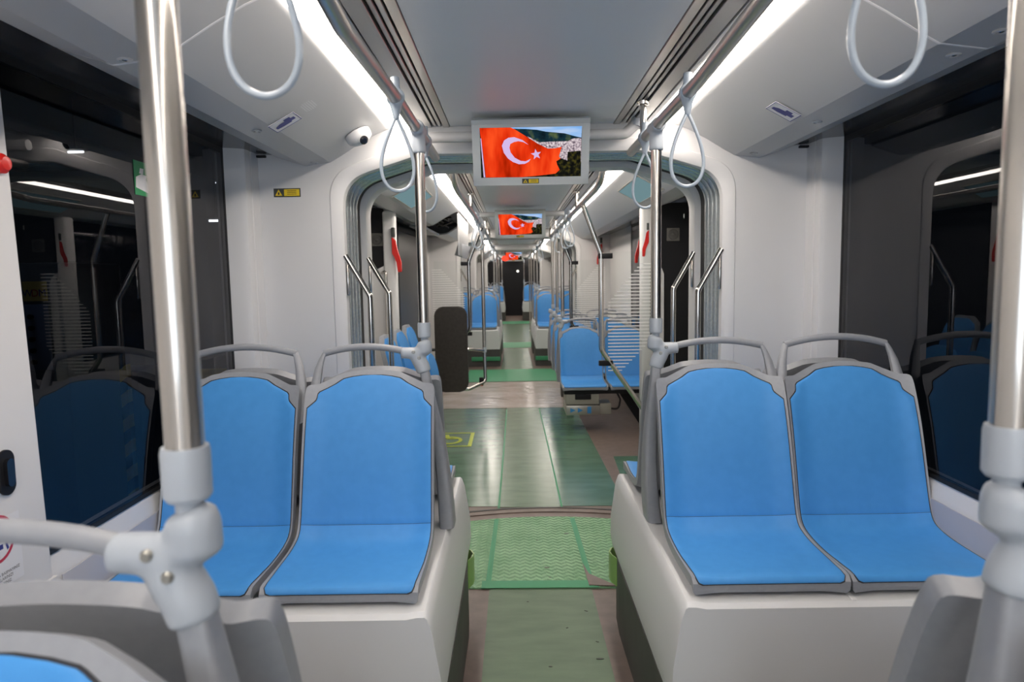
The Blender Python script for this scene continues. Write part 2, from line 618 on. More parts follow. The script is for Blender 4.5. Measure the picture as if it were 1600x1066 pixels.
# gangway portals ---------------------------------------------------------
def portal_outline(grow=0.0):
    base = [(-0.852 - grow, 0.0, 0), (-0.852 - grow, 0, 2.005 + grow * 0.6), (-0.50 - grow * 0.2, 0, 2.112 + grow), (0.50 + grow * 0.2, 0, 2.112 + grow), (0.852 + grow, 0, 2.005 + grow * 0.6), (0.852 + grow, 0, 0)]
    base[0] = (-0.852 - grow, 0, 0.0)
    p = fillet(base, 0.16, 8)
    return [(q.x, q.z) for q in p]

def sweep_rings(bm, rings, mis=None):
    """rings: lists of 3D points of equal length, bridged in order"""
    vs = [[bm.verts.new(p) for p in r] for r in rings]
    for k, (a, c) in enumerate(zip(vs, vs[1:])):
        for i in range(len(a) - 1):
            f = bm.faces.new((a[i], a[i + 1], c[i + 1], c[i]))
            if mis:
                f.material_index = mis[k]
    return bm

def to_rect(p, hx, ztop):
    cx, cz = 0.0, 1.2
    dx, dz = p[0] - cx, p[1] - cz
    if p[1] <= cz:
        return (hx if dx > 0 else -hx, p[1])
    t = min(hx / abs(dx) if abs(dx) > 1e-6 else 1e9, (ztop - cz) / dz)
    return (cx + dx * t, cz + dz * t)

def bulkhead(name, y, dx, depth=0.10, facing=-1):
    """wall across the tram with a rounded opening; facing -1 shows its finished side to -Y"""
    hx, zt = 1.36, Z_CEIL + 0.06
    o0 = portal_outline(0.0)
    def ring(g, yy):
        return [(x + dx, yy, z) for x, z in portal_outline(g)]
    f = facing
    rect = [to_rect(p, hx, zt) for p in o0]
    rings = [[(x + dx, y - f * depth, z) for x, z in rect], [(x + dx, y, z) for x, z in rect], ring(0.062, y), ring(0.058, y + f * 0.004), ring(0.03, y + f * 0.003), ring(0.006, y - f * 0.010), ring(0.0, y - f * 0.03), ring(0.0, y - f * depth)]
    bm = sweep_rings(bmesh.new(), rings + [rings[0]])
    return struct(name, bm, M['wall'])

bulkhead('wall_front', 3.12, 0.0, 0.035)
for k, (yb, dx) in enumerate(((10.05, -0.02), (15.0, -0.06), (22.0, -0.09))):
    bulkhead('wall_front_%s' % ('middle', 'far', 'farthest')[k], yb, dx)
for k, (yb, dx) in enumerate(((3.60, 0.0), (10.57, -0.03), (15.52, -0.07), (22.52, -0.10))):
    bulkhead('wall_rear_%s' % ('near', 'middle', 'far', 'farthest')[k], yb, dx)

for s in (-1, 1):
    trim(B(*sorted((s * 1.3175, s * 1.312)), 1.76 if s < 0 else -0.4, 3.10, 0.0, 0.792, bev=0.002), M['lowpanel'])
# pillars where the side windows meet the first bulkhead
for s in (-1, 1):
    bm = bmesh.new()
    pts = [(1.365, 2.985), (1.262, 2.985), (1.240, 2.995), (1.234, 3.02), (1.234, 3.035), (1.239, 3.038), (1.239, 3.05), (1.234, 3.053), (1.228, 3.13), (1.365, 3.13)]
    prism(bm, [(s * x, y) for x, y in pts], 'z', 0.0, 2.135)
    trim(bm, M['wall'])
    trim(B(*sorted((s * 1.19, s * 1.25)), 3.104, 3.122, 2.112, 2.122), M['black'])

def bellows(yc0, yc1, dx, label):
    """alloy ribs following the opening, clamped over a dark cloth"""
    t = thing('gangway_bellows', label, 'gangway bellows', (dx, yc0, 0))
    L = yc1 - yc0
    obj('cloth', sweep_rings(bmesh.new(), [[(x, yy, z) for x, z in portal_outline(0.062)] for yy in (0.0, L)]), M['rubber'], t)
    n = 5
    for k in range(n):
        y = L * (k + 0.5) / n
        h = L / n * 0.37
        rings = []
        for q in range(13):
            a = pi * q / 12
            rings.append([(x, y - h * cos(a), z) for x, z in portal_outline(0.06 - 0.044 * sin(a))])
        obj('rib', sweep_rings(bmesh.new(), rings), M['bell'], t, 60)
    return t
gaps = [(3.12, 3.60, 0.0, 'ribbed silver bellows lining the nearest gangway opening'),
        (10.05, 10.57, -0.025, 'ribbed silver bellows lining the second gangway down the aisle'),
        (15.0, 15.52, -0.065, 'ribbed silver bellows lining the third gangway down the aisle'),
        (22.0, 22.52, -0.095, 'ribbed silver bellows lining the farthest gangway')]
for y0, y1, dx, lb in gaps:
    bellows(y0 + (0.037 if y0 < 4 else 0.102), y1 - 0.11, dx, lb)
    rr = [[(x + dx, yy, z) for x, z in portal_outline(g)] for g, yy in ((0.045, y0 + 0.102), (0.05, y1 - 0.1), (0.035, y1 - 0.1), (0.035, y1 + 0.01))]
    trim(sweep_rings(bmesh.new(), rr), M['rubber'])

# ------------------------------------------------------------------ floor coverings
def sheet(name, pts, mat, z, label, cat, thick=0.0015, group=None):
    o = obj(name, PR(pts, 'z', z - thick, z), mat)
    return tag(o, label, cat, group)

sheet('floor_film', [(-0.25, -0.5), (0.285, -0.5), (0.272, 3.3), (-0.24, 3.3)], M['filmN'], 0.0035, 'long strip of dull green protective film along the nearest part of the aisle', 'protective film')
t = thing('bubble_wrap_mat', 'shiny bright green bubble wrap mat on the floor of the nearest gangway', 'floor mat', (0, 0, 0.0))
arc = [(0.86 * -1, 3.30), (0.88, 3.27)]
def disc_arc(y_mid, y_end, hx, n=16, cx=0.06):
    return [(cx + hx * (1 - 2 * k / n), y_mid - (y_mid - y_end) * (1 - 2 * k / n) ** 2) for k in range(n + 1)]
mat_poly = [(-0.80, 3.31), (0.92, 3.27)] + disc_arc(4.30, 4.08, 0.86)
obj('wrap', PR(mat_poly, 'z', 0.0, 0.008), M['wrap'], t)
bm = bmesh.new()
for xa, xb in ((-0.262, -0.235), (0.262, 0.292)):
    prism(bm, [(xa, 3.30), (xb, 3.30), (xb - 0.02 * (1 if xa > 0 else -1), 4.26), (xa - 0.02 * (1 if xa > 0 else -1), 4.26)], 'z', 0.008, 0.0092)
prism(bm, [(-0.28, 3.29), (0.31, 3.28), (0.31, 3.36), (-0.28, 3.37)], 'z', 0.0085, 0.0098)
obj('edge_tape', bm, M['tape'], t)
bm = PR([(0.262, 3.30), (0.40, 3.285), (0.275, 3.43), (0.255, 3.56)], 'z', 0.0095, 0.014)
obj('torn_corner', bm, M['floor'], t)
# raised rim of the turntable
rim_o = disc_arc(4.46, 4.22, 0.92)
rim_i = disc_arc(4.40, 4.16, 0.92)
trim(PR(rim_o + rim_i[::-1], 'z', 0.0, 0.006), M['floor'])
trim(PR(disc_arc(4.485, 4.245, 0.93) + disc_arc(4.462, 4.222, 0.93)[::-1], 'z', 0.0, 0.009), M['skirt'])
bm = bmesh.new()
for k, (px, py, r0) in enumerate(((0.06, 3.52, 0.006), (0.07, 3.40, 0.004), (0.22, 3.05, 0.006), (0.235, 2.65, 0.006), (0.12, 2.9, 0.004), (0.02, 3.9, 0.005), (0.2, 4.0, 0.006), (-0.05, 3.15, 0.004), (0.24, 2.78, 0.005), (0.03, 2.6, 0.003))):
    prism(bm, [(px + r0 * (1.3 if k % 3 else 2.6) * cos(a + k), py + 0.7 * r0 * sin(a)) for a in (0, 1.2, 2.2, 3.3, 4.4, 5.4)], 'z', 0.008 if py > 3.28 else 0.003, 0.0105 if py > 3.28 else 0.006)
o = obj('debris', bm, M['skirt'])
tag(o, 'small dark scraps scattered on the green floor film of the near aisle', 'debris')
o['kind'] = 'stuff'

sheet('floor_film', [(-1.15, 4.55), (0.64, 4.5), (0.60, 7.98), (-1.0, 7.98)], M['filmD'], 0.003, 'wide deep green film sheet covering the floor past the first gangway', 'protective film')
sheet('floor_film', [(-0.22, 4.5), (0.19, 4.49), (0.185, 7.98), (-0.2, 7.98)], M['film'], 0.0048, 'narrow paler green film strip down the middle of the wide green floor', 'protective film')
sheet('floor_film', [(0.70, 4.9), (1.1, 4.9), (1.1, 5.75), (0.74, 5.75)], M['filmD'], 0.004, 'small green film patch on the bare brown floor right of the aisle', 'protective film')
sheet('floor_film', [(-0.226, 4.47), (-0.212, 4.47), (-0.2, 6.2), (-0.195, 7.9), (-0.207, 7.9), (-0.214, 6.2)], M['tape'], 0.0058, 'thin bright green tape line on the left of the pale middle strip', 'tape')
sheet('floor_film', [(0.20, 4.47), (0.214, 4.47), (0.205, 6.0), (0.185, 7.9), (0.173, 7.9), (0.192, 6.0)], M['tape'], 0.0058, 'thin bright green tape line on the right of the pale middle strip', 'tape')
sheet('plastic_sheet', [(-1.1, 8.0), (0.55, 7.98), (0.52, 9.95), (-1.0, 9.95)], M['plastic'], 0.005, 'wrinkled clear plastic sheet over beige floor before the second gangway', 'plastic sheet')
sheet('floor_film', [(-1.0, 7.98), (0.57, 7.96), (0.57, 8.5), (-1.0, 8.5)], M['plastic'], 0.0065, 'smooth pale edge band where the clear plastic meets the green floor', 'plastic sheet')
sheet('bubble_wrap_mat', [(-0.85, 10.0), (0.8, 10.0), (0.8, 11.3), (-0.85, 11.3)], M['tape'], 0.006, 'bright green mat on the floor of the second gangway', 'floor mat')
sheet('floor_film', [(-0.33, 11.2), (0.22, 11.2), (0.18, 14.6), (-0.32, 14.6)], M['film'], 0.004, 'pale green film strip in the aisle between the far seat boxes', 'protective film')
sheet('bubble_wrap_mat', [(-0.8, 14.7), (0.7, 14.7), (0.7, 15.9), (-0.8, 15.9)], M['tape'], 0.006, 'bright green mat on the floor of the third gangway', 'floor mat')
sheet('floor_film', [(-0.6, 15.9), (0.5, 15.9), (0.4, 22.0), (-0.6, 22.0)], M['film'], 0.004, 'green film on the far floor past the third gangway', 'protective film')
sheet('bubble_wrap_mat', [(-0.8, 22.0), (0.7, 22.0), (0.7, 23.2), (-0.8, 23.2)], M['tape'], 0.006, 'bright green mat near the dark end door', 'floor mat')

# wheelchair marking on the left
t = thing('wheelchair_marking', 'yellow green wheelchair pictogram in a frame on the left floor', 'floor marking', (-0.75, 6.45, 0.0045))
t.scale = (1.0, 0.6, 1.0)
bm = bmesh.new()
for a in ((-0.24, 0.24, 0.42, 0.46), (-0.24, 0.24, -0.46, -0.42), (-0.24, -0.205, -0.42, 0.42), (0.205, 0.24, -0.42, 0.42)):
    box(bm, a[0], a[1], a[2], a[3], 0, 0.0015)
obj('border', bm, M['lime'], t)
bm = bmesh.new()
for k in range(20):
    a0, a1 = -2.4 + k * 0.24, -2.4 + (k + 1) * 0.24
    flat(bm, [(0.12 * cos(a0) + 0.02, 0.25 * sin(a0) - 0.06, 0.0015), (0.12 * cos(a1) + 0.02, 0.25 * sin(a1) - 0.06, 0.0015), (0.085 * cos(a1) + 0.02, 0.18 * sin(a1) - 0.06, 0.0015), (0.085 * cos(a0) + 0.02, 0.18 * sin(a0) - 0.06, 0.0015)])
for q in ([(-0.05, 0.32), (-0.01, 0.32), (0.02, 0.05), (-0.02, 0.05)], [(-0.02, 0.08), (0.1, 0.08), (0.1, 0.02), (-0.02, 0.02)], [(-0.12, 0.04), (-0.06, 0.2), (-0.04, 0.1), (-0.09, -0.1)]):
    flat(bm, [(x, y, 0.0016) for x, y in q])
obj('pictogram', bm, M['lime'], t)

# ------------------------------------------------------------------ seats
PROF = [(0.004, -0.036), (-0.003, -0.022), (-0.002, -0.006), (0.008, 0.004), (0.03, 0.006), (0.09, 0.003), (0.18, -0.003), (0.27, -0.003), (0.33, 0.006), (0.362, 0.024), (0.382, 0.052), (0.396, 0.09), (0.410, 0.14), (0.429, 0.21), (0.452, 0.29), (0.478, 0.37), (0.510, 0.45), (0.540, 0.51), (0.566, 0.556)]
def build_curve():
    pts = [Vector((0, a, c)) for a, c in PROF]
    d = [0.0]
    for a, c in zip(pts, pts[1:]):
        d.append(d[-1] + (c - a).length)
    return pts, d
CP, CD = build_curve()
SL = CD[-1]
def cat(p0, p1, p2, p3, t):
    return 0.5 * ((2 * p1) + (-p0 + p2) * t + (2 * p0 - 5 * p1 + 4 * p2 - p3) * t * t + (-p0 + 3 * p1 - 3 * p2 + p3) * t ** 3)
def curve_at(s):
    s = max(0.0, min(SL, s))
    for i in range(len(CD) - 1):
        if s <= CD[i + 1] + 1e-9:
            break
    t = (s - CD[i]) / (CD[i + 1] - CD[i])
    p = cat(CP[max(i - 1, 0)], CP[i], CP[i + 1], CP[min(i + 2, len(CP) - 1)], t)
    e = 1e-3
    t2 = min(t + 0.02, 1.0); t1 = max(t - 0.02, 0.0)
    q = cat(CP[max(i - 1, 0)], CP[i], CP[i + 1], CP[min(i + 2, len(CP) - 1)], t2) - cat(CP[max(i - 1, 0)], CP[i], CP[i + 1], CP[min(i + 2, len(CP) - 1)], t1)
    q.normalize()
    n = Vector((0, -q.z, q.y))          # towards the sitter
    return p, n
S_BEND = CD[10]
def lerp_tab(tab, s):
    for (a, va), (c, vc) in zip(tab, tab[1:]):
        if s <= c:
            return va + (vc - va) * max(0.0, (s - a)) / max(c - a, 1e-9)
    return tab[-1][1]
def dish(xn, s):
    """how far a point at normalised half width xn comes towards the sitter"""
    k = max(0.0, (abs(xn) - 0.68) / 0.32)
    w = 0.35 if s < 0.1 else (0.35 + 0.65 * min(1.0, (s - 0.1) / 0.25))
    return 0.022 * w * k ** 1.3
def surf_pt(x, s, off):
    p, n = curve_at(s)
    hw = lerp_tab(SHELL, min(s, SL - 0.075))
    d = dish(x / hw, s)
    return Vector((x, p.y, p.z)) + n * (d + off)
A = SL
SHELL = [(0.0, 0.216), (0.012, 0.224), (0.05, 0.2265), (0.20, 0.2275), (0.40, 0.2275), (0.55, 0.227), (0.75, 0.2265), (A - 0.100, 0.2262), (A - 0.088, 0.2255), (A - 0.074, 0.2235), (A - 0.066, 0.219), (A - 0.061, 0.211), (A - 0.0585, 0.200), (A - 0.0565, 0.189), (A - 0.0150, 0.103), (A - 0.0115, 0.092), (A - 0.006, 0.065), (A - 0.002, 0.032), (A, 0.004)]
def pad_tab(m):
    return [(0.0, 0.188), (0.030 - m, 0.194 + m), (0.034 - m, 0.206 + m), (0.044, 0.2125 + m), (0.20, 0.2185 + m), (0.45, 0.2185 + m), (0.75, 0.2165 + m), (A - 0.146 + m, 0.2155 + m), (A - 0.138 + m, 0.208 + m), (A - 0.116 + m, 0.1885 + m), (A - 0.109 + m, 0.186 + m), (A - 0.094 + m, 0.184 + m), (A - 0.086 + m, 0.178 + m), (A - 0.041 + m, 0.106 + m), (A - 0.037 + m, 0.098 + m), (A - 0.031 + m, 0.069 + m), (A - 0.0265 + m, 0.034 + m), (A - 0.025 + m, 0.004)]
def rows(tab, s0, s1, step=0.03):
    ss = {s0, s1}
    for a, _ in tab:
        if s0 <= a <= s1:
            ss.add(a)
    for a in CD:
        if s0 < a < s1:
            ss.add(a)
    ss = sorted(ss)
    out = [ss[0]]
    for a in ss[1:]:
        k = int((a - out[-1]) / step)
        base = out[-1]
        for j in range(1, k + 1):
            if base + (a - base) * j / (k + 1) - out[-1] > 0.004:
                out.append(base + (a - base) * j / (k + 1))
        if a - out[-1] > 0.0008:
            out.append(a)
    return out
UN = [-1, -0.97, -0.9, -0.8, -0.7, -0.6, -0.4, -0.2, 0, 0.2, 0.4, 0.6, 0.7, 0.8, 0.9, 0.97, 1]
def slab(bm, tab, s0, s1, off0, off1, step=0.03, crown=0.0):
    """closed slab following the seat surface between offsets off0 (back) and off1 (front)"""
    rs = rows(tab, s0, s1, step)
    F, K = [], []
    for s in rs:
        hw = lerp_tab(tab, s)
        e0 = min(1.0, min(s - s0, s1 - s) / 0.012)
        F.append([bm.verts.new(surf_pt(u * hw, s, off1 - crown * (1 - min(e0, min(1.0, (1 - abs(u)) * hw / 0.008))) ** 2)) for u in UN])
        K.append([bm.verts.new(surf_pt(u * hw, s, off0)) for u in UN])
    n = len(UN)
    for i in range(len(rs) - 1):
        for k in range(n - 1):
            bm.faces.new((F[i][k], F[i][k + 1], F[i + 1][k + 1], F[i + 1][k]))
            bm.faces.new((K[i][k], K[i + 1][k], K[i + 1][k + 1], K[i][k + 1]))
        bm.faces.new((F[i][0], F[i + 1][0], K[i + 1][0], K[i][0]))
        bm.faces.new((F[i][-1], K[i][-1], K[i + 1][-1], F[i + 1][-1]))
    for i in (0, -1):
        for k in range(n - 1):
            bm.faces.new((F[i][k], K[i][k], K[i][k + 1], F[i][k + 1]))
    return bm

ME = {}
ME['shell'] = to_mesh('shell', slab(bmesh.new(), SHELL, 0.0, A, -0.030, 0.0), M['frame'], 38)
ME['seat_cushion'] = to_mesh('seat_cushion', slab(bmesh.new(), pad_tab(0), 0.030, S_BEND - 0.0007, -0.004, 0.005, crown=0.003), M['blue'], 50)
ME['back_cushion'] = to_mesh('back_cushion', slab(bmesh.new(), pad_tab(0), S_BEND + 0.0007, A - 0.025, -0.004, 0.005, crown=0.003), M['blue'], 50)
ME['seam'] = to_mesh('seam', slab(bmesh.new(), pad_tab(0.0028), 0.0275, A - 0.023, -0.006, 0.0012), M['gasket'], 50)

PY = 0.62                    # the pole's distance behind the front edge
def horn(s, reach=0.0):
    """tapered post rising from a shoulder of the shell to the grab bar"""
    bm = bmesh.new()
    secs = []
    path = [(0.207, 0.535, 0.38, 0.022, 0.022), (0.211, 0.562, 0.45, 0.021, 0.022), (0.210, 0.582, 0.51, 0.019, 0.020), (0.202, 0.597, 0.562, 0.015, 0.017), (0.191, 0.609, 0.598, 0.011, 0.013), (0.184, 0.615, 0.614, 0.009, 0.012), (0.182, 0.620, 0.620, 0.006, 0.008)]
    rings = []
    for x, y, z, a, c in path:
        rings.append([bm.verts.new((s * x + a * cos(t) * (1 if abs(cos(t)) < 0.9 else 0.9), y + c * sin(t), z + 0.4 * c * sin(t))) for t in [2 * pi * k / 12 for k in range(12)]])
    for r0, r1 in zip(rings, rings[1:]):
        for k in range(12):
            bm.faces.new((r0[k], r0[(k + 1) % 12], r1[(k + 1) % 12], r1[k]))
    bm.faces.new(rings[0]); bm.faces.new(rings[-1])
    return bm

def bar(x0, x1, z0, z1, rise):
    pts = []
    for k in range(17):
        t = k / 16
        pts.append((x0 + (x1 - x0) * t, PY, z0 + (z1 - z0) * t + rise * (1 - (2 * t - 1) ** 2)))
    return T(pts, 0.0125, 14)

for s in (-1, 1):
    ME['post%d' % s] = to_mesh('handle_post', horn(s), M['frame'])
ME['barW'] = to_mesh('handle_bar', bar(-0.186, 0.186, 0.612, 0.612, 0.028), M['frame'])
JX = {1: 0.177, -1: -0.204}
for s in (1, -1):
    px = JX[s]
    ME['barA%d' % s] = to_mesh('handle_bar', bar(-s * 0.186, px - s * 0.06, 0.612, 0.612, 0.022), M['frame'])
    bm = bmesh.new()
    tube(bm, [(px + s * 0.004, PY, 0.604), (px + s * 0.004, PY, 0.610), (px + s * 0.003, PY, 0.640), (px + s * 0.002, PY, 0.650), (px, PY, 0.655)], [0.020, 0.0275, 0.0275, 0.024, 0.016], 20)
    tube(bm, [(px - s * 0.082, PY, 0.609), (px - s * 0.05, PY, 0.608), (px - s * 0.03, PY, 0.604), (px - s * 0.012, PY, 0.602)], [0.0205, 0.022, 0.025, 0.026], 20)
    tube(bm, [(px - s * 0.030, PY, 0.606), (px - s * 0.020, PY, 0.585), (px - s * 0.006, PY, 0.558), (px - s * 0.001, PY, 0.540), (px, PY, 0.536)], [0.024, 0.027, 0.0275, 0.027, 0.024], 20)
    tube(bm, [(px - s * 0.02, PY, 0.608), (px + s * 0.004, PY, 0.622)], [0.024, 0.026], 20)
    ME['joint%d' % s] = fuse('pole_joint', bm, M['grab'], 0.0045, 5)
    bm = bmesh.new()
    tube(bm, [(0, -0.0265, 0), (0, -0.0235, 0), (0, -0.02, 0)], [0.0045, 0.0065, 0.0065], 12)
    ME['screw'] = to_mesh('screw', bm, M['sheetmetal'])
    # the strut that carries pole and handle down to the seat box
    path = [(px - s * 0.004, PY, 0.570), (px + s * 0.020, PY - 0.002, 0.44), (px + s * 0.044, PY - 0.004, 0.30), (px + s * 0.060, PY - 0.006, 0.17), (px + s * 0.068, PY - 0.006, 0.05), (px + s * 0.072, PY - 0.006, -0.035)]
    wid = [(0.0165, 0.0165), (0.0185, 0.026), (0.022, 0.040), (0.024, 0.050), (0.027, 0.058), (0.028, 0.06)]
    if s < 0:
        path = [(a + 0.012 * k, c, d) for k, (a, c, d) in enumerate(path)]
    sm = []
    for i in range(len(path) - 1):
        for k in range(5):
            t = k / 5
            P = [Vector(path[max(0, min(len(path) - 1, i + j))]) for j in (-1, 0, 1, 2)]
            sm.append((cat(P[0], P[1], P[2], P[3], t), wid[i][0] + (wid[i + 1][0] - wid[i][0]) * t, wid[i][1] + (wid[i + 1][1] - wid[i][1]) * t))
    sm.append((Vector(path[-1]), *wid[-1]))
    bm = bmesh.new()
    rings = []
    for p, a, c in sm:
        ring = []
        for k in range(20):
            t = 2 * pi * (k + 0.5) / 20
            cx_, sx_ = cos(t), sin(t)
            ring.append(bm.verts.new(p + Vector((a * math.copysign(abs(cx_) ** 0.45, cx_), c * math.copysign(abs(sx_) ** 0.45, sx_), 0))))
        rings.append(ring)
    for r0, r1 in zip(rings, rings[1:]):
        for k in range(20):
            bm.faces.new((r0[k], r0[(k + 1) % 20], r1[(k + 1) % 20], r1[k]))
    bm.faces.new(rings[0]); bm.faces.new(rings[-1])
    ME['strut%d' % s] = to_mesh('support_strut', bm, M['frame'])

def seat(label, loc, rotz=0.0, kind='plain', group=None):
    """kind: plain (no grab bar), window (bar on two posts), 1 / -1 (aisle seat, pole joint on its +x / -x side)"""
    t = thing('passenger_seat', label, 'seat', loc, rotz, group)
    sh = link('shell', ME['shell'], t)
    link('seat_cushion', ME['seat_cushion'], t)
    link('back_cushion', ME['back_cushion'], t)
    link('seam', ME['seam'], t)
    if kind == 'window':
        link('handle_bar', ME['barW'], t)
        link('handle_post', ME['post-1'], t)
        link('handle_post', ME['post1'], t)
    elif kind in (1, -1):
        link('handle_bar', ME['barA%d' % kind], t)
        link('handle_post', ME['post%d' % -kind], t)
        j = link('pole_joint', ME['joint%d' % kind], t)
        px = JX[kind]
        link('screw', ME['screw'], j, (px - kind * 0.034, PY - 0.001, 0.614))
        link('screw', ME['screw'], j, (px - kind * 0.014, PY - 0.002, 0.592))
        link('support_strut', ME['strut%d' % kind], t)
    return t

ZS = 0.685
YL, YR = 1.86, 1.885
GA = 'seats facing back on the two boxes before the gangway'
seat('blue aisle seat with grey rim, left of the aisle, facing back', (-0.602, YL, ZS), 0, 1, GA)
seat('blue window seat with grey rim, on the left box, partly behind the near steel pole', (-1.076, YL, ZS), 0, 'window', GA)
seat('blue aisle seat with grey rim, right of the aisle, facing back', (0.632, YR, ZS), 0, -1, GA)
seat('blue window seat with grey rim, on the right box beside the dark window', (1.088, YR, ZS), 0, 'window', GA)
GB = 'seats facing the gangway, back to back with the front four'
seat('grey backed seat facing the gangway behind the left aisle seat', (-0.602, YL + 1.24, ZS), pi, 'plain', GB)
seat('grey backed seat facing the gangway behind the left window seat', (-1.076, YL + 1.24, ZS), pi, 'plain', GB)
seat('grey backed seat facing the gangway behind the right aisle seat', (0.632, YR + 1.24, ZS), pi, 'plain', GB)
seat('grey backed seat facing the gangway behind the right window seat', (1.088, YR + 1.24, ZS), pi, 'plain', GB)
NL, NR = 0.055, 0.087
seat('blurred blue seat top in the bottom left corner, nearest the camera', (-0.602, NL, ZS), 0, 1, 'nearest seats at the bottom corners')
seat('grey seat back behind the blurred bottom left seat, seen over its rim', (-0.602, NL + 1.24, ZS), pi, 'plain', 'nearest seats at the bottom corners')
seat('seat at the bottom right edge carrying the cut-off pole joint', (0.640, NR, ZS), 0, -1, 'nearest seats at the bottom corners')
seat('grey seat shoulder rising at the bottom right beside the near strut', (0.640, NR + 1.24, ZS), pi, 'plain', 'nearest seats at the bottom corners')

# seat boxes over the bogie ------------------------------------------------
def seat_box(label, s, y0, y1, xa=0.345, xo=1.308, zt=0.642, group='seat boxes', skirt_to=None):
    """warm grey plastic box, its aisle side bulging over a dark kick panel"""
    t = thing('seat_box', label, 'seat box', (s * (xa + xo) / 2, (y0 + y1) / 2, 0), 0, group)
    cx, cy = s * (xa + xo) / 2, (y0 + y1) / 2
    bm = bmesh.new()
    # lofted cross sections along y: aisle profile leans in at the top
    def sec(y, zt_):
        prof = [(xa - 0.010, 0.30), (xa - 0.020, 0.36), (xa - 0.018, 0.45), (xa + 0.004, zt_ - 0.04), (xa + 0.016, zt_ - 0.006), (xa + 0.023, zt_), (xa + 0.045, zt_ + 0.0), (xa + 0.075, zt_ - 0.006), (xo - 0.02, zt_ - 0.006), (xo, zt_ - 0.006), (xo, 0.30)]
        return [Vector((s * x - cx, y - cy, z)) for x, z in prof]
    ys = [(y0 + 0.028, zt - 0.20, 0), (y0 + 0.006, zt - 0.02, 0), (y0 + 0.004, zt, 0)]
    st = [sec(y0 + 0.02, zt), sec(y0 + 0.05, zt), sec(y0 + 0.35, zt + 0.004), sec((y0 + y1) / 2, zt + 0.008), sec(y1 - 0.35, zt + 0.004), sec(y1, zt)]
    rings = [[bm.verts.new(p) for p in r] for r in st]
    for r0, r1 in zip(rings, rings[1:]):
        for k in range(len(r0)):
            bm.faces.new((r0[k], r0[(k + 1) % len(r0)], r1[(k + 1) % len(r0)], r1[k]))
    bm.faces.new(rings[-1])
    # front face, slightly bowed, meeting the top in a soft edge
    fr = [bm.verts.new(p - Vector((0, 0.014 if p.z > 0.4 else 0.004, 0)) + Vector((0, 0, -0.012 if p.z > zt - 0.05 else 0))) for p in sec(y0 + 0.02, zt)]
    for k in range(len(fr)):
        bm.faces.new((fr[k], fr[(k + 1) % len(fr)], rings[0][(k + 1) % len(fr)], rings[0][k]))
    bm.faces.new(fr)
    bm2 = bmesh.new()
    bm2.free()
    obj('casing', bm, M['box'], t, 40)
    # kick panel: straight, with a rounded far corner
    e = y1 - 0.03
    pl = [(xa - 0.012, y0 + 0.03), (xa - 0.018, e - 0.22), (xa - 0.010, e - 0.08), (xa + 0.05, e), (xo, e), (xo, y0 + 0.03)]
    obj('kick_panel', PR([(s * x - cx, y - cy) for x, y in pl], 'z', 0.0, 0.305), M['skirt'], t, 50)
    # moulded ridges between the seats on top
    bm = B(*sorted((s * 0.852 - cx, s * 0.868 - cx)), y0 + 0.02 - cy, y0 + 0.36 - cy, zt - 0.010, zt - 0.003, bev=0.003)
    obj('ridge', bm, M['box'], t)
    return t
seat_box('warm grey seat box with dark kick panel left of the aisle', -1, 1.80, 3.09, xa=0.331)
seat_box('warm grey seat box with dark kick panel right of the aisle', 1, 1.835, 3.10, xa=0.362)
seat_box('grey seat box under the seats at the bottom left corner', -1, 0.0, 1.29, xa=0.40)
seat_box('grey seat box under the seats at the bottom right corner', 1, 0.03, 1.32, xa=0.42)
# yellow green tape scraps wrapping the box corners by the gangway
for s, lab in ((-1, 'scrap of yellow green tape hanging on the left seat box corner'), (1, 'scrap of yellow green tape hanging on the right seat box corner')):
    xx = 0.316 if s < 0 else 0.346
    out = [(xx, 2.95), (xx - 0.016, 2.99), (xx - 0.022, 3.03), (xx - 0.008, 3.07), (xx + 0.02, 3.085)]
    inn = [(a + 0.006, c - 0.002) for a, c in out]
    bm = PR([(s * a, c) for a, c in out + inn[::-1]], 'z', 0.17, 0.30)
    tag(obj('tape_scrap', bm, M['scrap']), lab, 'tape')

# ------------------------------------------------------------------ poles, rails and straps
def pole(label, x, y, z0, z1, foot='socket', tee=True, group='steel grab poles', r=0.0188):
    t = thing('grab_pole', label, 'grab pole', (x, y, z0), 0, group)
    h = z1 - z0
    obj('tube', T([(0, 0, 0.01), (0, 0, h)], r, 24), M['pole'], t)
    if foot == 'socket':
        prof = [(0.0, -0.012), (0.013, -0.012), (0.013, 0.0), (0.020, 0.001), (0.0235, 0.006), (0.0238, 0.05), (0.0225, 0.056), (0.019, 0.056)]
        obj('socket', lathe(bmesh.new(), prof, 24), M['grab'], t)
    elif foot == 'flange':
        obj('flange', lathe(bmesh.new(), [(0.0, -0.0), (0.045, 0.0), (0.045, 0.006), (0.022, 0.018), (0.02, 0.02)], 24), M['steel'], t)
    if tee:
        bm = bmesh.new()
        tube(bm, [(0, 0, h - 0.085), (0, 0, h - 0.05), (0, 0, h)], [0.0255, 0.026, 0.022], 20)
        tube(bm, [(0, -0.05, h), (0, 0.05, h)], 0.0265, 20)
        link('tee_joint', fuse('tee_joint', bm, M['grab'], 0.006, 4), t)
    return t
ZR = 2.09
pole('thick blurred steel pole at the left, nearest the camera', -0.425, NL + PY, 1.348, ZR, tee=True)
pole('thick blurred steel pole at the right edge, nearest the camera', 0.428, NR + PY, 1.348, ZR, tee=True)
pole('steel pole on the left aisle seat corner, below the overhead rail', -0.4205, YL + PY, 1.348, ZR)
pole('steel pole on the right aisle seat corner, below the overhead rail', 0.4285, YR + PY, 1.348, ZR)

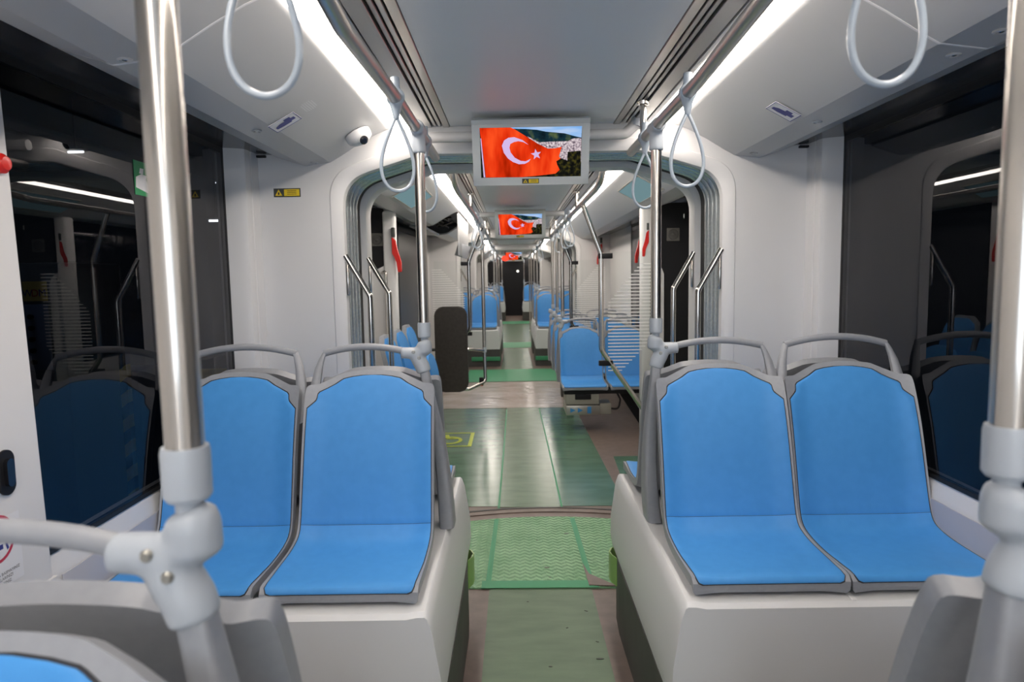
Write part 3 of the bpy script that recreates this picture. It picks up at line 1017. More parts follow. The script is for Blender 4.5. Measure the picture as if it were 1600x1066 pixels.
def rail(label, pts, r=0.0188, brackets=()):
    x0, y0, z0 = pts[0]
    t = thing('overhead_rail', label, 'grab rail', (x0, y0, z0), 0, 'overhead grab rails')
    loc = [(a - x0, c - y0, d - z0) for a, c, d in pts]
    obj('tube', T(fillet(loc, 0.12, 8), r, 20), M['rail'], t)
    for (a, c, d) in brackets:
        bm = T(fillet([(a - x0, c - y0, d - z0), (a - x0, c - y0 + 0.02, d - z0 + 0.06), (a - x0 + 0.0, c - y0 + 0.02, Z_CEIL - 0.004 - z0)], 0.03, 4), 0.013, 12)
        lathe(bm, [(0.026, 0.0), (0.024, -0.012), (0.013, -0.014)], 16, (a - x0, c - y0 + 0.02, Z_CEIL - z0))
        obj('ceiling_bracket', bm, M['steel'], t)
    return t
rail('long steel overhead rail on the left leading to the hanging screen', [(-0.445, 1.22, 2.226), (-0.43, 1.24, 2.10), (-0.425, 1.42, ZR - 0.02), (-0.425, 2.1, ZR), (-0.425, 3.06, ZR)])
rail('long steel overhead rail on the right leading to the hanging screen', [(0.445, 1.22, 2.226), (0.43, 1.25, 2.13), (0.425, 1.42, ZR + 0.03), (0.425, 1.95, ZR), (0.425, 3.02, ZR)], brackets=((0.425, 2.72, ZR),))
rail('near left overhead rail with the large blurred strap', [(-0.425, -0.9, ZR), (-0.425, 0.95, ZR), (-0.43, 1.06, ZR + 0.02), (-0.445, 1.10, 2.226)])
rail('near right overhead rail with the large blurred strap', [(0.425, -0.9, ZR), (0.425, 0.95, ZR), (0.43, 1.06, ZR + 0.02), (0.445, 1.10, 2.226)])
for s in (-1, 1):
    rail('overhead rail past the first gangway on the %s of the aisle' % side_word(s), [(s * 0.445, 4.05, 2.226), (s * 0.43, 4.08, ZR + 0.02), (s * 0.425, 4.3, ZR), (s * 0.425, 9.6, ZR), (s * 0.43, 9.8, ZR + 0.02), (s * 0.445, 9.85, 2.226)], brackets=((s * 0.425, 5.6, ZR), (s * 0.425, 8.4, ZR)))
    rail('overhead rail past the second gangway on the %s of the aisle' % side_word(s), [(s * 0.445 - 0.045, 11.0, 2.226), (s * 0.43 - 0.045, 11.05, ZR + 0.02), (s * 0.425 - 0.045, 11.3, ZR), (s * 0.425 - 0.045, 14.7, ZR)])
    rail('farthest overhead rail on the %s, near the third screen' % side_word(s), [(s * 0.445 - 0.08, 16.0, 2.226), (s * 0.43 - 0.08, 16.05, ZR + 0.02), (s * 0.425 - 0.08, 16.3, ZR), (s * 0.425 - 0.08, 21.6, ZR)])

def make_strap(label, loc, group, rotz=0.0):
    t = thing('hanging_strap', label, 'strap handle', loc, rotz, group)
    bm = bmesh.new()
    tube(bm, [(0, -0.014, 0), (0, 0.014, 0)], 0.026, 20)
    tube(bm, [(0, 0, 0.01), (0, 0, 0.058)], [0.014, 0.013], 14)
    tube(bm, [(0, 0, -0.015), (0, 0, -0.04), (0, 0, -0.065)], [0.020, 0.013, 0.008], 14)
    link('clamp', ME.setdefault('clamp', fuse('clamp', bm, M['strap'], 0.004, 4)), t)
    if 'loop' not in ME:
        pts = []
        for k in range(64):
            th = 2 * pi * k / 64
            pts.append((0.0655 * sin(th) * abs(sin(th / 2)) ** 1.25, 0.0, -0.160 + 0.108 * cos(th)))
        ME['loop'] = to_mesh('loop', T(pts, 0.0052, 10, closed=True), M['strap'])
    link('loop', ME['loop'], t)
    return t
GS = 'hanging strap handles'
make_strap('large blurred strap loop at the top left, nearest the camera', (-0.428, 0.97, ZR), GS, 0.10)
make_strap('large blurred strap loop at the top right, nearest the camera', (0.425, 0.97, ZR), GS, -0.05)
make_strap('pale strap loop on the left rail just before the steel pole', (-0.425, 2.04, ZR), GS, 0.35)
make_strap('pale strap loop on the left rail just behind the steel pole', (-0.425, 2.70, ZR), GS, -0.45)
make_strap('pale strap loop on the right rail just before the steel pole', (0.425, 2.05, ZR), GS, 0.0)
make_strap('pale strap loop on the right rail just behind the steel pole', (0.425, 2.70, ZR), GS, 0.1)
for k, yy in enumerate((6.3, 6.75, 7.9)):
    for s in (-1, 1):
        make_strap('%s small strap on the %s rail past the first gangway' % (('nearest', 'second', 'third')[k], side_word(s)), (s * 0.425, yy, ZR), GS, 0.4 * (-1) ** k)
for k, yy in enumerate((12.0, 13.2)):
    for s in (-1, 1):
        make_strap('tiny far strap on the %s rail past the second gangway, %s of two' % (side_word(s), ('nearer', 'farther')[k]), (s * 0.425 - 0.045, yy, ZR), GS, 0.4)

# cross tube in front of the gangway
t = thing('cross_tube', 'white horizontal tube behind the nearest hanging screen', 'tube', (0, 3.03, 2.17))
obj('tube', T(fillet([(-0.47, 0, 0.0), (0.40, 0, 0.0), (0.46, 0.0, 0.05)], 0.04), 0.023, 18), M['cove'], t)
obj('end_fitting', T([(0.452, 0, 0.03), (0.462, 0, 0.064)], 0.03, 18), M['grab'], t)
t = thing('cross_tube', 'white horizontal tube behind the second hanging screen', 'tube', (0, 6.85, 2.17))
obj('tube', T([(-0.42, 0, 0), (0.42, 0, 0)], 0.025, 18), M['cove'], t)

# ------------------------------------------------------------------ hanging screens
M['flagred'] = noisy_emission('waving red cloth on screen', [(0.30, 0.01, 0.0), (0.80, 0.035, 0.005), (1.0, 0.085, 0.015)], 9, 1.0, 3, (1.6, 0.5, 1))
M['flagwhite'] = emission('pale emblem on screen', (0.70, 0.52, 0.85), 0.95)
M['scrsky'] = noisy_emission('sky on screen', [(0.10, 0.36, 0.90), (0.30, 0.55, 0.95), (0.75, 0.80, 0.95)], 6, 0.9, 4, (0.6, 2.2, 1))
M['scrhill'] = noisy_emission('hills on screen', [(0.004, 0.012, 0.02), (0.01, 0.035, 0.05), (0.10, 0.14, 0.06)], 22, 0.9, 6)
M['scrcity'] = noisy_emission('town on screen', [(0.10, 0.07, 0.10), (0.55, 0.45, 0.50), (0.95, 0.85, 0.85)], 120, 0.9, 6)
M['scrtree'] = noisy_emission('trees on screen', [(0.004, 0.004, 0.004), (0.012, 0.013, 0.008), (0.07, 0.06, 0.012)], 60, 0.9, 6)
M['bezel'] = principled('screen edge', (0.01, 0.01, 0.012), 0.3)

def art(x, y):
    """position on the picture, drawn in a 1600 x 1040 sketch of the screen"""
    xl = 185 + (y - 232) / 573 * 37
    xr = 1410 - (y - 195) / 577 * 25
    u = (x - xl) / (xr - xl)
    yt, yb = 232 - 37 * u, 805 - 33 * u
    v = 1 - (y - yt) / (yb - yt)
    return min(1, max(0, u)), min(1, max(0, v))
SW, SH = 0.424, 0.206
def apoly(bm, pts, z):
    flat(bm, [((u - 0.5) * SW, (v - 0.5) * SH, z) for u, v in (art(*p) for p in pts)])
FLAG = [(185, 232), (550, 218), (600, 240), (640, 262), (760, 330), (880, 400), (1000, 455), (1090, 450), (1165, 432), (1150, 490), (1130, 540), (1150, 570), (1100, 600), (1110, 640), (1140, 700), (1090, 745), (900, 770), (700, 790), (275, 800), (258, 690), (238, 540), (215, 400), (195, 300)]
CRES = [(770, 415), (700, 362), (600, 330), (530, 338), (480, 370), (455, 430), (480, 510), (530, 575), (590, 615), (660, 640), (730, 634), (775, 610), (800, 575), (740, 605), (680, 600), (610, 565), (560, 505), (545, 450), (555, 408), (600, 385), (650, 375), (710, 385)]
ANG_M = radians(20)
ME['flag'] = None
def screen(label, loc, scale=1.0):
    t = thing('hanging_screen', label, 'screen', loc, 0, 'screens hung from the ceiling')
    t.rotation_euler = (pi / 2 + ANG_M, 0, 0)    # local x right, y up, z towards the camera
    if ME.get('housing') is None:
        bm = B(-0.245, 0.245, -0.136, 0.136, -0.055, -0.002, bev=0.006)
        for q in ((-0.245, 0.245, SH / 2, 0.136), (-0.245, 0.245, -0.136, -SH / 2), (-0.245, -SW / 2, -SH / 2, SH / 2), (SW / 2, 0.245, -SH / 2, SH / 2)):
            box(bm, q[0], q[1], q[2], q[3], -0.004, 0.004)
        prism(bm, [(0.112, -0.002), (0.136, -0.002), (0.136, 0.012), (0.118, 0.007)], 'x', -0.245, 0.245)
        ME['housing'] = to_mesh('housing', bm, M['housing'])
        ME['bezel'] = to_mesh('panel', B(-SW / 2, SW / 2, -SH / 2, SH / 2, -0.003, -0.0015), M['bezel'])
        bm = bmesh.new()
        apoly(bm, [(185, 232), (1410, 195), (1400, 330), (1200, 280), (950, 262), (550, 240)], -0.0012)
        ME['p_sky'] = to_mesh('sky_picture', bm, M['scrsky'])
        bm = bmesh.new()
        apoly(bm, [(550, 235), (740, 238), (870, 245), (1000, 268), (1200, 288), (1400, 325), (1400, 420), (900, 440), (600, 330)], -0.0010)
        ME['p_hill'] = to_mesh('hill_picture', bm, M['scrhill'])
        bm = bmesh.new()
        apoly(bm, [(760, 320), (900, 385), (1050, 375), (1240, 368), (1300, 335), (1400, 330), (1395, 600), (900, 600)], -0.0008)
        ME['p_city'] = to_mesh('town_picture', bm, M['scrcity'])
        bm = bmesh.new()
        apoly(bm, [(1060, 600), (1140, 560), (1230, 590), (1235, 490), (1390, 475), (1385, 772), (760, 790)], -0.0006)
        bm2 = bmesh.new()
        apoly(bm2, [(190, 300), (215, 400), (238, 540), (258, 690), (275, 800), (222, 805)], -0.0006)
        ME['p_edge'] = to_mesh('edge_picture', bm2, M['scrtree'])  # dark band along the left edge of the picture
        ME['p_tree'] = to_mesh('tree_picture', bm, M['scrtree'])
        bm = bmesh.new()
        apoly(bm, FLAG, -0.0003)
        ME['p_flag'] = to_mesh('flag_picture', bm, M['flagred'])
        bm = bmesh.new()
        apoly(bm, CRES, 0.0)
        st = []
        for k in range(10):
            rr = 64 if k % 2 == 0 else 27
            a = radians(-100 + 36 * k)
            st.append((862 + rr * cos(a), 524 + rr * sin(a)))
        apoly(bm, st, 0.0)
        apoly(bm, [(198, 350), (208, 350), (268, 798), (250, 798)], 0.0)
        ME['p_star'] = to_mesh('crescent_and_star', bm, M['flagwhite'])
        bm = bmesh.new()
        box(bm, -0.036, 0.036, -0.0105, 0.0105, 0, 0.0006, mi=0)
        ME['wsign'] = to_mesh('warning_sticker', bm, M['darksign'])
        bm = bmesh.new()
        box(bm, -0.008, 0.033, -0.008, 0.008, 0.0006, 0.001)
        flat(bm, [(-0.032, -0.007, 0.001), (-0.013, -0.007, 0.001), (-0.0225, 0.008, 0.001)])
        ME['wyel'] = to_mesh('yellow_panel', bm, M['yellow'])
        bm = bmesh.new()
        for k in range(3):
            box(bm, 0.0, 0.025, 0.004 - 0.004 * k, 0.0052 - 0.004 * k, 0.001, 0.0012)
        box(bm, -0.0245, -0.0205, -0.005, 0.001, 0.001, 0.0012)
        ME['wtxt'] = to_mesh('print', bm, M['blackprint'])
    link('housing', ME['housing'], t)
    p = link('display', ME['bezel'], t)
    for k in ('p_sky', 'p_hill', 'p_city', 'p_tree', 'p_edge', 'p_flag', 'p_star'):
        link(ME[k].name.split('.')[0], ME[k], p)
    w = link('warning_sticker', ME['wsign'], t, (-0.002, -0.119, 0.004))
    link('yellow_panel', ME['wyel'], w)
    link('print', ME['wtxt'], w)
    br = B(-0.10, 0.10, 0.03, 0.10, -0.16, -0.05)
    obj('mount', br, M['black'], t)
    return t
screen('nearest hanging screen showing a waving red flag with crescent and star', (-0.010, 2.93, 2.082))
screen('second hanging screen, smaller, showing the red flag past the first gangway', (-0.020, 6.72, 2.06))
screen('third and tiniest hanging screen, far down the aisle', (-0.09, 17.9, 2.06))

# ------------------------------------------------------------------ stickers, screws, camera on the coves
def on_cove(s, frac, y):
    """a point on the sloping cove face (frac 0 at the strip, 1 at the crease) and its frame"""
    a, c = Vector((s * 0.66, 0, 2.2195)), Vector((s * 0.885, 0, 2.098))
    p = a.lerp(c, frac)
    p.y = y
    up = (a - c).normalized()
    return p, up
def cctv_sign(label, s, frac, y):
    p, up = on_cove(s, frac, y)
    t = thing('camera_sign', label, 'sign', (0, 0, 0))
    nrm = Vector((0, 0, -1)) - up * Vector((0, 0, -1)).dot(up)
    nrm.normalize()
    place(t, p + nrm * 0.0035, -s * up, (0, -1, 0))
    obj('plate', B(-0.050, 0.050, -0.047, 0.047, -0.001, 0.0004), M['white'], t)
    bm = bmesh.new()
    for q in ((-0.050, 0.050, 0.0445, 0.047), (-0.050, 0.050, -0.047, -0.0445), (-0.050, -0.0475, -0.0445, 0.0445), (0.0475, 0.050, -0.0445, 0.0445)):
        box(bm, q[0], q[1], q[2], q[3], 0.0004, 0.0009)
    obj('border', bm, M['navy'], t)
    bm = bmesh.new()
    flat(bm, [(x, y2, 0.0009) for x, y2 in ((-0.038, -0.020), (-0.016, -0.024), (0.020, -0.022), (0.020, -0.012), (0.038, -0.012), (0.038, 0.014), (0.026, 0.014), (0.026, 0.030), (0.002, 0.030), (0.002, 0.014), (-0.020, 0.012), (-0.038, 0.000))])
    obj('pictogram', bm, M['navy'], t)
    return t
cctv_sign('white sign with navy camera pictogram on the left cove panel', -1, 0.92, 2.40)
cctv_sign('white sign with navy camera pictogram on the right cove panel', 1, 0.84, 2.42)
# small perforated speaker patch on the left cove
p, up = on_cove(-1, 0.52, 2.38)
nrm = Vector((0, 0, -1)) - up * Vector((0, 0, -1)).dot(up)
nrm.normalize()
bm = bmesh.new()
for i in range(9):
    for j in range(6):
        if (i in (0, 8)) and (j in (0, 5)):
            continue
        q = p + up * (j - 2.5) * 0.008 + Vector((0, (i - 4) * 0.010, 0)) + nrm * 0.0032
        n = 6
        flat(bm, [q + up * 0.0026 * cos(2 * pi * k / n) + Vector((0, 1, 0)) * 0.0026 * sin(2 * pi * k / n) for k in range(n)])
tag(obj('speaker_holes', bm, M['white']), 'patch of tiny speaker holes in the left cove panel', 'speaker')

def cove_screw(label, s, x, y):
    t = thing('cove_screw', label, 'screw', (s * x, y, 2.0795), 0, 'screws along the cove edge')
    obj('ring', lathe(bmesh.new(), [(0.017, 0.0), (0.017, -0.003), (0.012, -0.005), (0.010, -0.002)], 20), M['cove'], t)
    obj('head', lathe(bmesh.new(), [(0.0, -0.003), (0.005, -0.004), (0.010, -0.001)], 16), M['chrome'], t)
for s, x, y, lb in ((-1, 0.975, 1.62, 'screw on the left cove edge beside the near pole'), (-1, 0.965, 2.40, 'screw on the left cove edge below the camera sign'), (-1, 0.960, 3.06, 'screw on the left cove edge at the gangway wall'),
                    (1, 0.975, 1.54, 'screw on the right cove edge nearest the camera'), (1, 0.975, 1.70, 'screw on the right cove edge just past the panel seam'), (1, 0.965, 2.42, 'screw on the right cove edge below the camera sign'), (1, 0.960, 3.03, 'screw on the right cove edge at the gangway wall')):
    cove_screw(lb, s, x, y)

p, up = on_cove(-1, 0.36, 2.95)
t = thing('security_camera', 'white dome security camera on the left cove panel', 'camera', tuple(p))
nrm = Vector((0, 0, -1)) - up * Vector((0, 0, -1)).dot(up)
nrm.normalize()
zx = up.cross(nrm)
place(t, p - nrm * 0.002, zx, up)
obj('body', lathe(bmesh.new(), [(0.056, 0.0), (0.056, 0.018), (0.052, 0.030), (0.040, 0.041), (0.02, 0.048), (0.0, 0.05)], 28), M['camwhite'], t)
bm = T([(-0.012, 0.004, 0.02), (-0.034, 0.014, 0.046)], 0.022, 20)
obj('lens_collar', bm, M['camwhite'], t)
bm = T([(-0.030, 0.012, 0.042), (-0.037, 0.0155, 0.050), (-0.040, 0.017, 0.0535)], [0.0185, 0.0185, 0.011], 20)
obj('lens', bm, M['lens'], t)

# seam lines of the gangway moulding, yellow warning sticker on the bulkhead
t = thing('warning_sign', 'yellow and dark warning sticker on the white wall left of the gangway', 'sign', (0, 0, 0))
place(t, (-1.104, 3.1195, 1.957), (1, 0, 0), (0, 0, 1))
SG = 1.68
link('plate', ME['wsign'], t)
link('yellow_panel', ME['wyel'], t)
link('print', ME['wtxt'], t)
t.scale = (SG, SG * 1.1, SG)

def lamp_text(parent, name, s, size, mat, loc, align='CENTER'):
    o = link(name, text_mesh(s, size, mat, align), parent, loc)
    return o

# stickers and latch on the left door pillar
t = thing('prohibition_sticker', 'white sticker with red prohibition ring and black text on the near left wall', 'sign', (0, 0, 0))
place(t, (-1.3165, 1.548, 0.935), (0, 1, 0), (0, 0, 1))
obj('plate', B(-0.077, 0.077, -0.083, 0.083, 0, 0.0006), M['white'], t)
bm = bmesh.new()
for k in range(36):
    a0, a1 = 2 * pi * k / 36, 2 * pi * (k + 1) / 36
    flat(bm, [(r * cos(a), 0.035 + r * sin(a), 0.001) for r, a in ((0.058, a0), (0.058, a1), (0.050, a1), (0.050, a0))])
obj('ring', bm, M['redprint'], t)
bm = bmesh.new()
for q in ([(-0.03, 0.07), (-0.018, 0.07), (-0.018, 0.02), (0.018, 0.02), (0.018, 0.008), (-0.03, 0.008)], [(-0.012, 0.075), (-0.004, 0.075), (-0.004, 0.03), (0.022, 0.03), (0.03, 0.0), (0.036, 0.004), (0.026, 0.038), (-0.012, 0.038)]):
    flat(bm, [(x, y, 0.001) for x, y in q])
obj('pictogram', bm, M['navy'], t)
for k, s_ in enumerate(('KOLTUKLARA BASMAYINIZ', 'VE AYAKLARINIZI', 'UZATMAYINIZ')):
    lamp_text(t, 'print', s_, 0.0105, M['blackprint'], (0.0, -0.052 - 0.0115 * k, 0.001))
t = thing('door_latch', 'black oval latch recess on the white pillar at the left edge', 'latch', (0, 0, 0))
place(t, (-1.3175, 1.595, 1.12), (0, 1, 0), (0, 0, 1))
def oval(bm, w, h, z0, z1):
    pts = [(w * cos(2 * pi * k / 28) * (1 if True else 1), (h - w) * (1 if sin(2 * pi * k / 28) >= 0 else -1) + w * sin(2 * pi * k / 28)) for k in range(28)]
    return prism(bm, pts, 'z', z0, z1)
obj('surround', oval(bmesh.new(), 0.026, 0.055, 0.0, 0.006), M['black'], t)
obj('lever', oval(bmesh.new(), 0.012, 0.034, 0.006, 0.016), M['lens'], t)
t = thing('emergency_button', 'red knob at the left edge beside the dark window', 'button', (0, 0, 0))
place(t, (-1.3175, 1.66, 1.857), (0, 1, 0), (0, 0, 1))
obj('knob', lathe(bmesh.new(), [(0.024, 0.0), (0.024, 0.012), (0.016, 0.022), (0.0, 0.025)], 20), M['red'], t)

# green exit sticker on the left window
t = thing('exit_sticker', 'small green sticker with a white pictogram on the dark left window', 'sign', (0, 0, 0))
place(t, (-1.329, 2.35, 1.912), (0, 1, 0), (0, 0, 1))
obj('plate', B(-0.075, 0.075, -0.056, 0.056, 0, 0.0008), M['greensign'], t)
bm = bmesh.new()
for q in ([(-0.070, -0.032), (-0.02, -0.040), (0.01, -0.045), (0.02, -0.03), (-0.005, 0.0), (0.0, 0.012), (-0.03, 0.016), (-0.066, 0.002)], [(-0.045, 0.016), (-0.02, 0.016), (-0.016, 0.034), (-0.038, 0.034)]):
    flat(bm, [(x, y, 0.0012) for x, y in q])
obj('pictogram', bm, M['white'], t)

# ------------------------------------------------------------------ grab handles in the gangway openings
def portal_handle(label, s, y, dx=0.0, sc=1.0):
    t = thing('wall_grab_rail', label, 'grab handle', (s * 0.85 + dx, y, 1.66), 0, 'bent steel handles in the gangway openings')
    i = -s
    obj('tube', T(fillet([(0.008 * s, 0.0, 0.012), (i * 0.100, -0.005, -0.175), (i * 0.100, -0.005, -0.86), (0.01 * s, 0.0, -1.0)], 0.05, 8), 0.0135, 16), M['steel'], t)
    obj('mount_plate', B(*sorted((i * -0.002, i * 0.006)), -0.012, 0.012, -0.17, -0.03, bev=0.003), M['steel'], t)
    return t
portal_handle('bent steel handle on the left edge of the nearest gangway, before the bellows', -1, 3.135)
portal_handle('bent steel handle on the right edge of the nearest gangway, before the bellows', 1, 3.135)
portal_handle('bent steel handle on the left edge just beyond the bellows', -1, 3.62)
portal_handle('bent steel handle on the right edge just beyond the bellows', 1, 3.62)
for s in (-1, 1):
    portal_handle('far bent steel handle on the %s of the second gangway' % side_word(s), s, 10.08, -0.02)

# ------------------------------------------------------------------ second car section
door_n = [0]
def door_leaf(s, y0, y1, x=1.30):
    door_n[0] += 1
    o = struct('door_%d' % door_n[0], B(*sorted((s * x, s * (x + 0.02))), y0, y1, 0.02, 2.11), M['door'])
    bm = bmesh.new()
    x0, x1 = sorted((s * (x - 0.004), s * (x + 0.022)))
    for q in ((y0, y0 + 0.03, 0.02, 2.11), (y1 - 0.03, y1, 0.02, 2.11), (y0, y1, 0.02, 0.1), (y0, y1, 2.06, 2.11)):
        box(bm, x0, x1, *q)
    obj('door_seal', bm, M['rubber'], o)
door_leaf(-1, 5.52, 7.18)
door_leaf(-1, 7.2, 8.88)

def partition(s, y, xi, label_p, face=-1):
    """portal partition beside a door: white lower panel with a sloped shoulder, black upper panel with a loudspeaker"""
    t = thing('door_partition', label_p, 'partition', (s * 1.2, y, 0), 0, 'partitions beside the doors')
    X = lambda x: s * x - s * 1.2
    obj('upper_panel', B(*sorted((X(xi), X(1.325))), 0.0, 0.03, 0.85, 2.11), M['black'], t)
    low = [(xi, 0.0), (1.085, 0.0), (1.085, 1.56), (1.07, 1.60), (1.04, 1.635), (xi, 1.655)] if xi < 1.05 else [(xi, 0.0), (1.325, 0.0), (1.325, 1.48), (1.25, 1.50), (1.19, 1.62), (xi, 1.66)]
    obj('lower_panel', PR([(X(a), z) for a, z in low], 'y', -0.025, 0.0), M['wall'], t)
    if xi < 1.05:
        obj('door_column', B(*sorted((X(xi), X(1.325))), 0.0, 0.03, 0.0, 0.85), M['black'], t)
        k = obj('turn_lock', T(fillet([(X(1.235), 0.0, 1.985), (X(1.235), -0.04, 1.985), (X(1.235), -0.04, 2.02)], 0.01), 0.006, 10), M['chrome'], t)
    sp = link('loudspeaker', ME['lspk'], t)
    sp.location = (X(1.16), -0.001, 1.865)
    c = link('cone', ME['lcone'], sp)
    post = obj('post', B(*sorted((X(xi - 0.095), X(xi))), -0.05, 0.06, 0.0, 2.085, bev=0.02, seg=3), M['wall'], t)
    h = T(fillet([(X(xi + 0.03), -0.01, 1.60), (X(xi - 0.02), -0.07, 1.62), (X(xi - 0.02), -0.07, 1.0), (X(xi + 0.03), -0.01, 0.98)], 0.04), 0.012, 12)
    obj('grab_handle', h, M['steel'], t)
    return t
bm = B(-0.05, 0.05, -0.006, 0, -0.05, 0.05, bev=0.003)
ME['lspk'] = to_mesh('loudspeaker', bm, principled('grey loudspeaker plate', (0.11, 0.105, 0.095), 0.5))
bm = bmesh.new()
tube(bm, [(0, -0.012, 0), (0, -0.006, 0)], [0.034, 0.042], 24)
tube(bm, [(0, -0.018, 0), (0, -0.012, 0)], [0.008, 0.016], 16)
ME['lcone'] = to_mesh('cone', bm, M['skirt'])

partition(-1, 5.40, 1.105, 'partition with loudspeaker left of the aisle past the gangway')
partition(1, 5.40, 1.00, 'partition with loudspeaker right of the aisle past the gangway')

def red_handle(label, loc, s, sc=1.0, hanger=True):
    t = thing('emergency_release', label, 'emergency handle', loc, 0, 'red emergency handles')
    bm = bmesh.new()
    prism(bm, [(0.0, 0.10), (0.035, 0.07), (0.05, -0.02), (0.085, -0.14), (0.085, -0.24), (0.05, -0.24), (0.045, -0.14), (0.0, -0.06)], 'y', -0.025, 0.025, bev=0.006)
    for v in bm.verts:
        v.co.x *= -s
        v.co *= sc
    obj('grip', bm, M['red'], t)
    obj('holder', B(*sorted((0.0, -s * 0.03 * sc)), -0.03 * sc, 0.03 * sc, 0.10 * sc, 0.19 * sc, bev=0.004), M['darksign'], t)
    return t
red_handle('red emergency handle on the white post left of the aisle past the gangway', (-1.03, 5.335, 1.80), -1, 0.8)
red_handle('red emergency handle half hidden behind the right steel pole', (0.962, 5.36, 1.84), 1, 0.6)
red_handle('red emergency handle at the left, beyond the left steel pole', (-1.30, 8.95, 1.88), -1, 0.9)
red_handle('small red emergency handle farther away, left of the bent pole on the right', (1.20, 10.02, 1.92), 1, 0.9)
red_handle('red emergency handle between the right pole and the striped glass screen', (1.30, 7.5, 1.87), 1, 0.8)

# lit map displays in the coves
def map_display(label, s, y0, y1, f0=0.12, f1=0.62):
    t = thing('map_display', label, 'display', (0, 0, 0), 0, 'teal displays in the coves')
    p, up = on_cove(s, (f0 + f1) / 2, (y0 + y1) / 2)
    nrm = Vector((0, 0, -1)) - up * Vector((0, 0, -1)).dot(up)
    nrm.normalize()
    place(t, p + nrm * 0.003, up.cross(nrm), up)
    hx, hy = (y1 - y0) / 2, 0.256 * (f1 - f0) / 2
    obj('panel', B(-hx, hx, -hy, hy, -0.001, 0.002), M['teal'], t)
    bm = bmesh.new()
    for q in ((-hx - 0.012, hx + 0.012, hy, hy + 0.01), (-hx - 0.012, hx + 0.012, -hy - 0.01, -hy), (-hx - 0.012, -hx, -hy, hy), (hx, hx + 0.012, -hy, hy)):
        box(bm, q[0], q[1], q[2], q[3], -0.002, 0.005)
    obj('bezel', bm, M['sheetmetal'], t)
map_display('teal display panel in the left cove past the gangway', -1, 4.55, 5.35, 0.25, 0.95)
map_display('teal display panel in the right cove past the gangway', 1, 4.45, 5.25, 0.25, 0.95)

# open service hatch in the left cove
t = thing('open_hatch', 'open service hatch with dark wiring in the left cove', 'hatch', (-0.85, 7.76, 2.1), 0)
obj('recess', B(-0.48, 0.2, -0.74, 0.74, 0.12, 0.13), M['black'], t)
bm = bmesh.new()
for k in range(16):
    yy = -0.6 + 0.075 * k
    tube(bm, fillet([(random.uniform(-0.3, 0.1), yy, 0.11), (random.uniform(-0.3, 0.1), yy + 0.1, 0.03 + 0.05 * random.random()), (random.uniform(-0.3, 0.1), yy + 0.2, 0.11)], 0.03, 3), 0.008, 6)
obj('wiring', bm, M['rubber'], t)
obj('flap', B(0.19, 0.205, -0.70, 0.72, -0.32, 0.11, bev=0.004), M['cove'], t)
obj('sill', PR([(-0.30, -0.02), (-0.16, -0.03), (-0.15, -0.012), (-0.29, 0.0)], 'y', -0.72, 0.74), M['cove'], t)
t = thing('hanging_board', 'small grey square board hanging tilted by the open hatch', 'board', (-0.64, 7.45, 1.84))
o = obj('board', B(-0.07, 0.07, -0.006, 0.006, -0.07, 0.07, bev=0.004), M['frame'], t)
o.rotation_euler = (0.1, 0.35, 0.2)

# bent poles with striped glass screens
def glass_screen(label, s, y, xr, zb):
    """steel pole bent outward from the rail, a glass screen with white lines held by clamps"""
    t = thing('glass_screen', label, 'screen', (s * 0.425, y, 0), 0, 'striped glass screens')
    X = lambda x: s * (x - 0.425)
    obj('pole', T(fillet([(X(0.425), 0, 2.08), (X(xr), 0, 1.72), (X(xr), 0, 1.0), (X(xr + 0.33), 0, 0.52), (X(1.22), 0, 0.42)], 0.10, 8), 0.0188, 18), M['steel'], t)
    for zc in (1.70, zb + 0.10):
        obj('clamp', B(*sorted((X(xr - 0.02), X(xr + 0.085))), -0.018, 0.018, zc - 0.02, zc + 0.02, bev=0.004), M['black'], t)
    ga, gb = xr + 0.035, xr + 0.372
    g = obj('glass', B(*sorted((X(ga), X(gb))), -0.004, 0.004, zb, 1.73), M['screenglass'], t)
    n = 32
    for k in range(n):
        z = zb + 0.04 + (1.62 - zb) * k / n * 1.0
        f = k / n
        a = ga + 0.015 + (0.26 * max(0.0, f - 0.62) / 0.38)
        c = ga + 0.12 + 0.24 * min(1.0, f / 0.30)
        obj('stripe', B(*sorted((X(a), X(c))), -0.0055, -0.0042, z, z + 0.007), M['stripe'], t)
    return t
glass_screen('bent steel pole with striped glass screen before the folding seats on the right', 1, 5.1, 0.557, 0.80)
glass_screen('bent steel pole with striped glass screen behind the padded rest on the left', -1, 7.32, 0.57, 0.85)
glass_screen('second bent pole with striped glass screen, farther back on the right', 1, 7.95, 0.57, 0.85)

# padded wheelchair rest on the left
t = thing('padded_rest', 'tall brown padded wheelchair rest on a steel frame left of the aisle', 'backrest', (-0.755, 7.1, 0.0))
pts = []
for (cx_, cz_, a0) in ((0.17 - 0.09, 1.255 - 0.09, 0), (-0.17 + 0.09, 1.255 - 0.09, 90), (-0.17 + 0.09, 0.36 + 0.09, 180), (0.17 - 0.09, 0.36 + 0.09, 270)):
    for k in range(9):
        a = radians(a0 + 90 * k / 8)
        pts.append((cx_ + 0.09 * cos(a), cz_ + 0.09 * sin(a)))
obj('pad', PR(pts, 'y', -0.035, 0.035, bev=0.012), M['pad'], t, 60)
bm = T(fillet([(0.33, 0.28, 0.76), (0.2, 0.06, 0.80), (-0.3, 0.06, 0.80)], 0.05), 0.016, 14)
obj('cross_bar', bm, M['steel'], t)
bm = T(fillet([(0.33, 0.28, 0.74), (0.335, 0.26, 0.42), (0.17, 0.08, 0.37), (-0.3, 0.06, 0.37)], 0.06), 0.018, 14)
obj('lower_bar', bm, M['steel'], t)
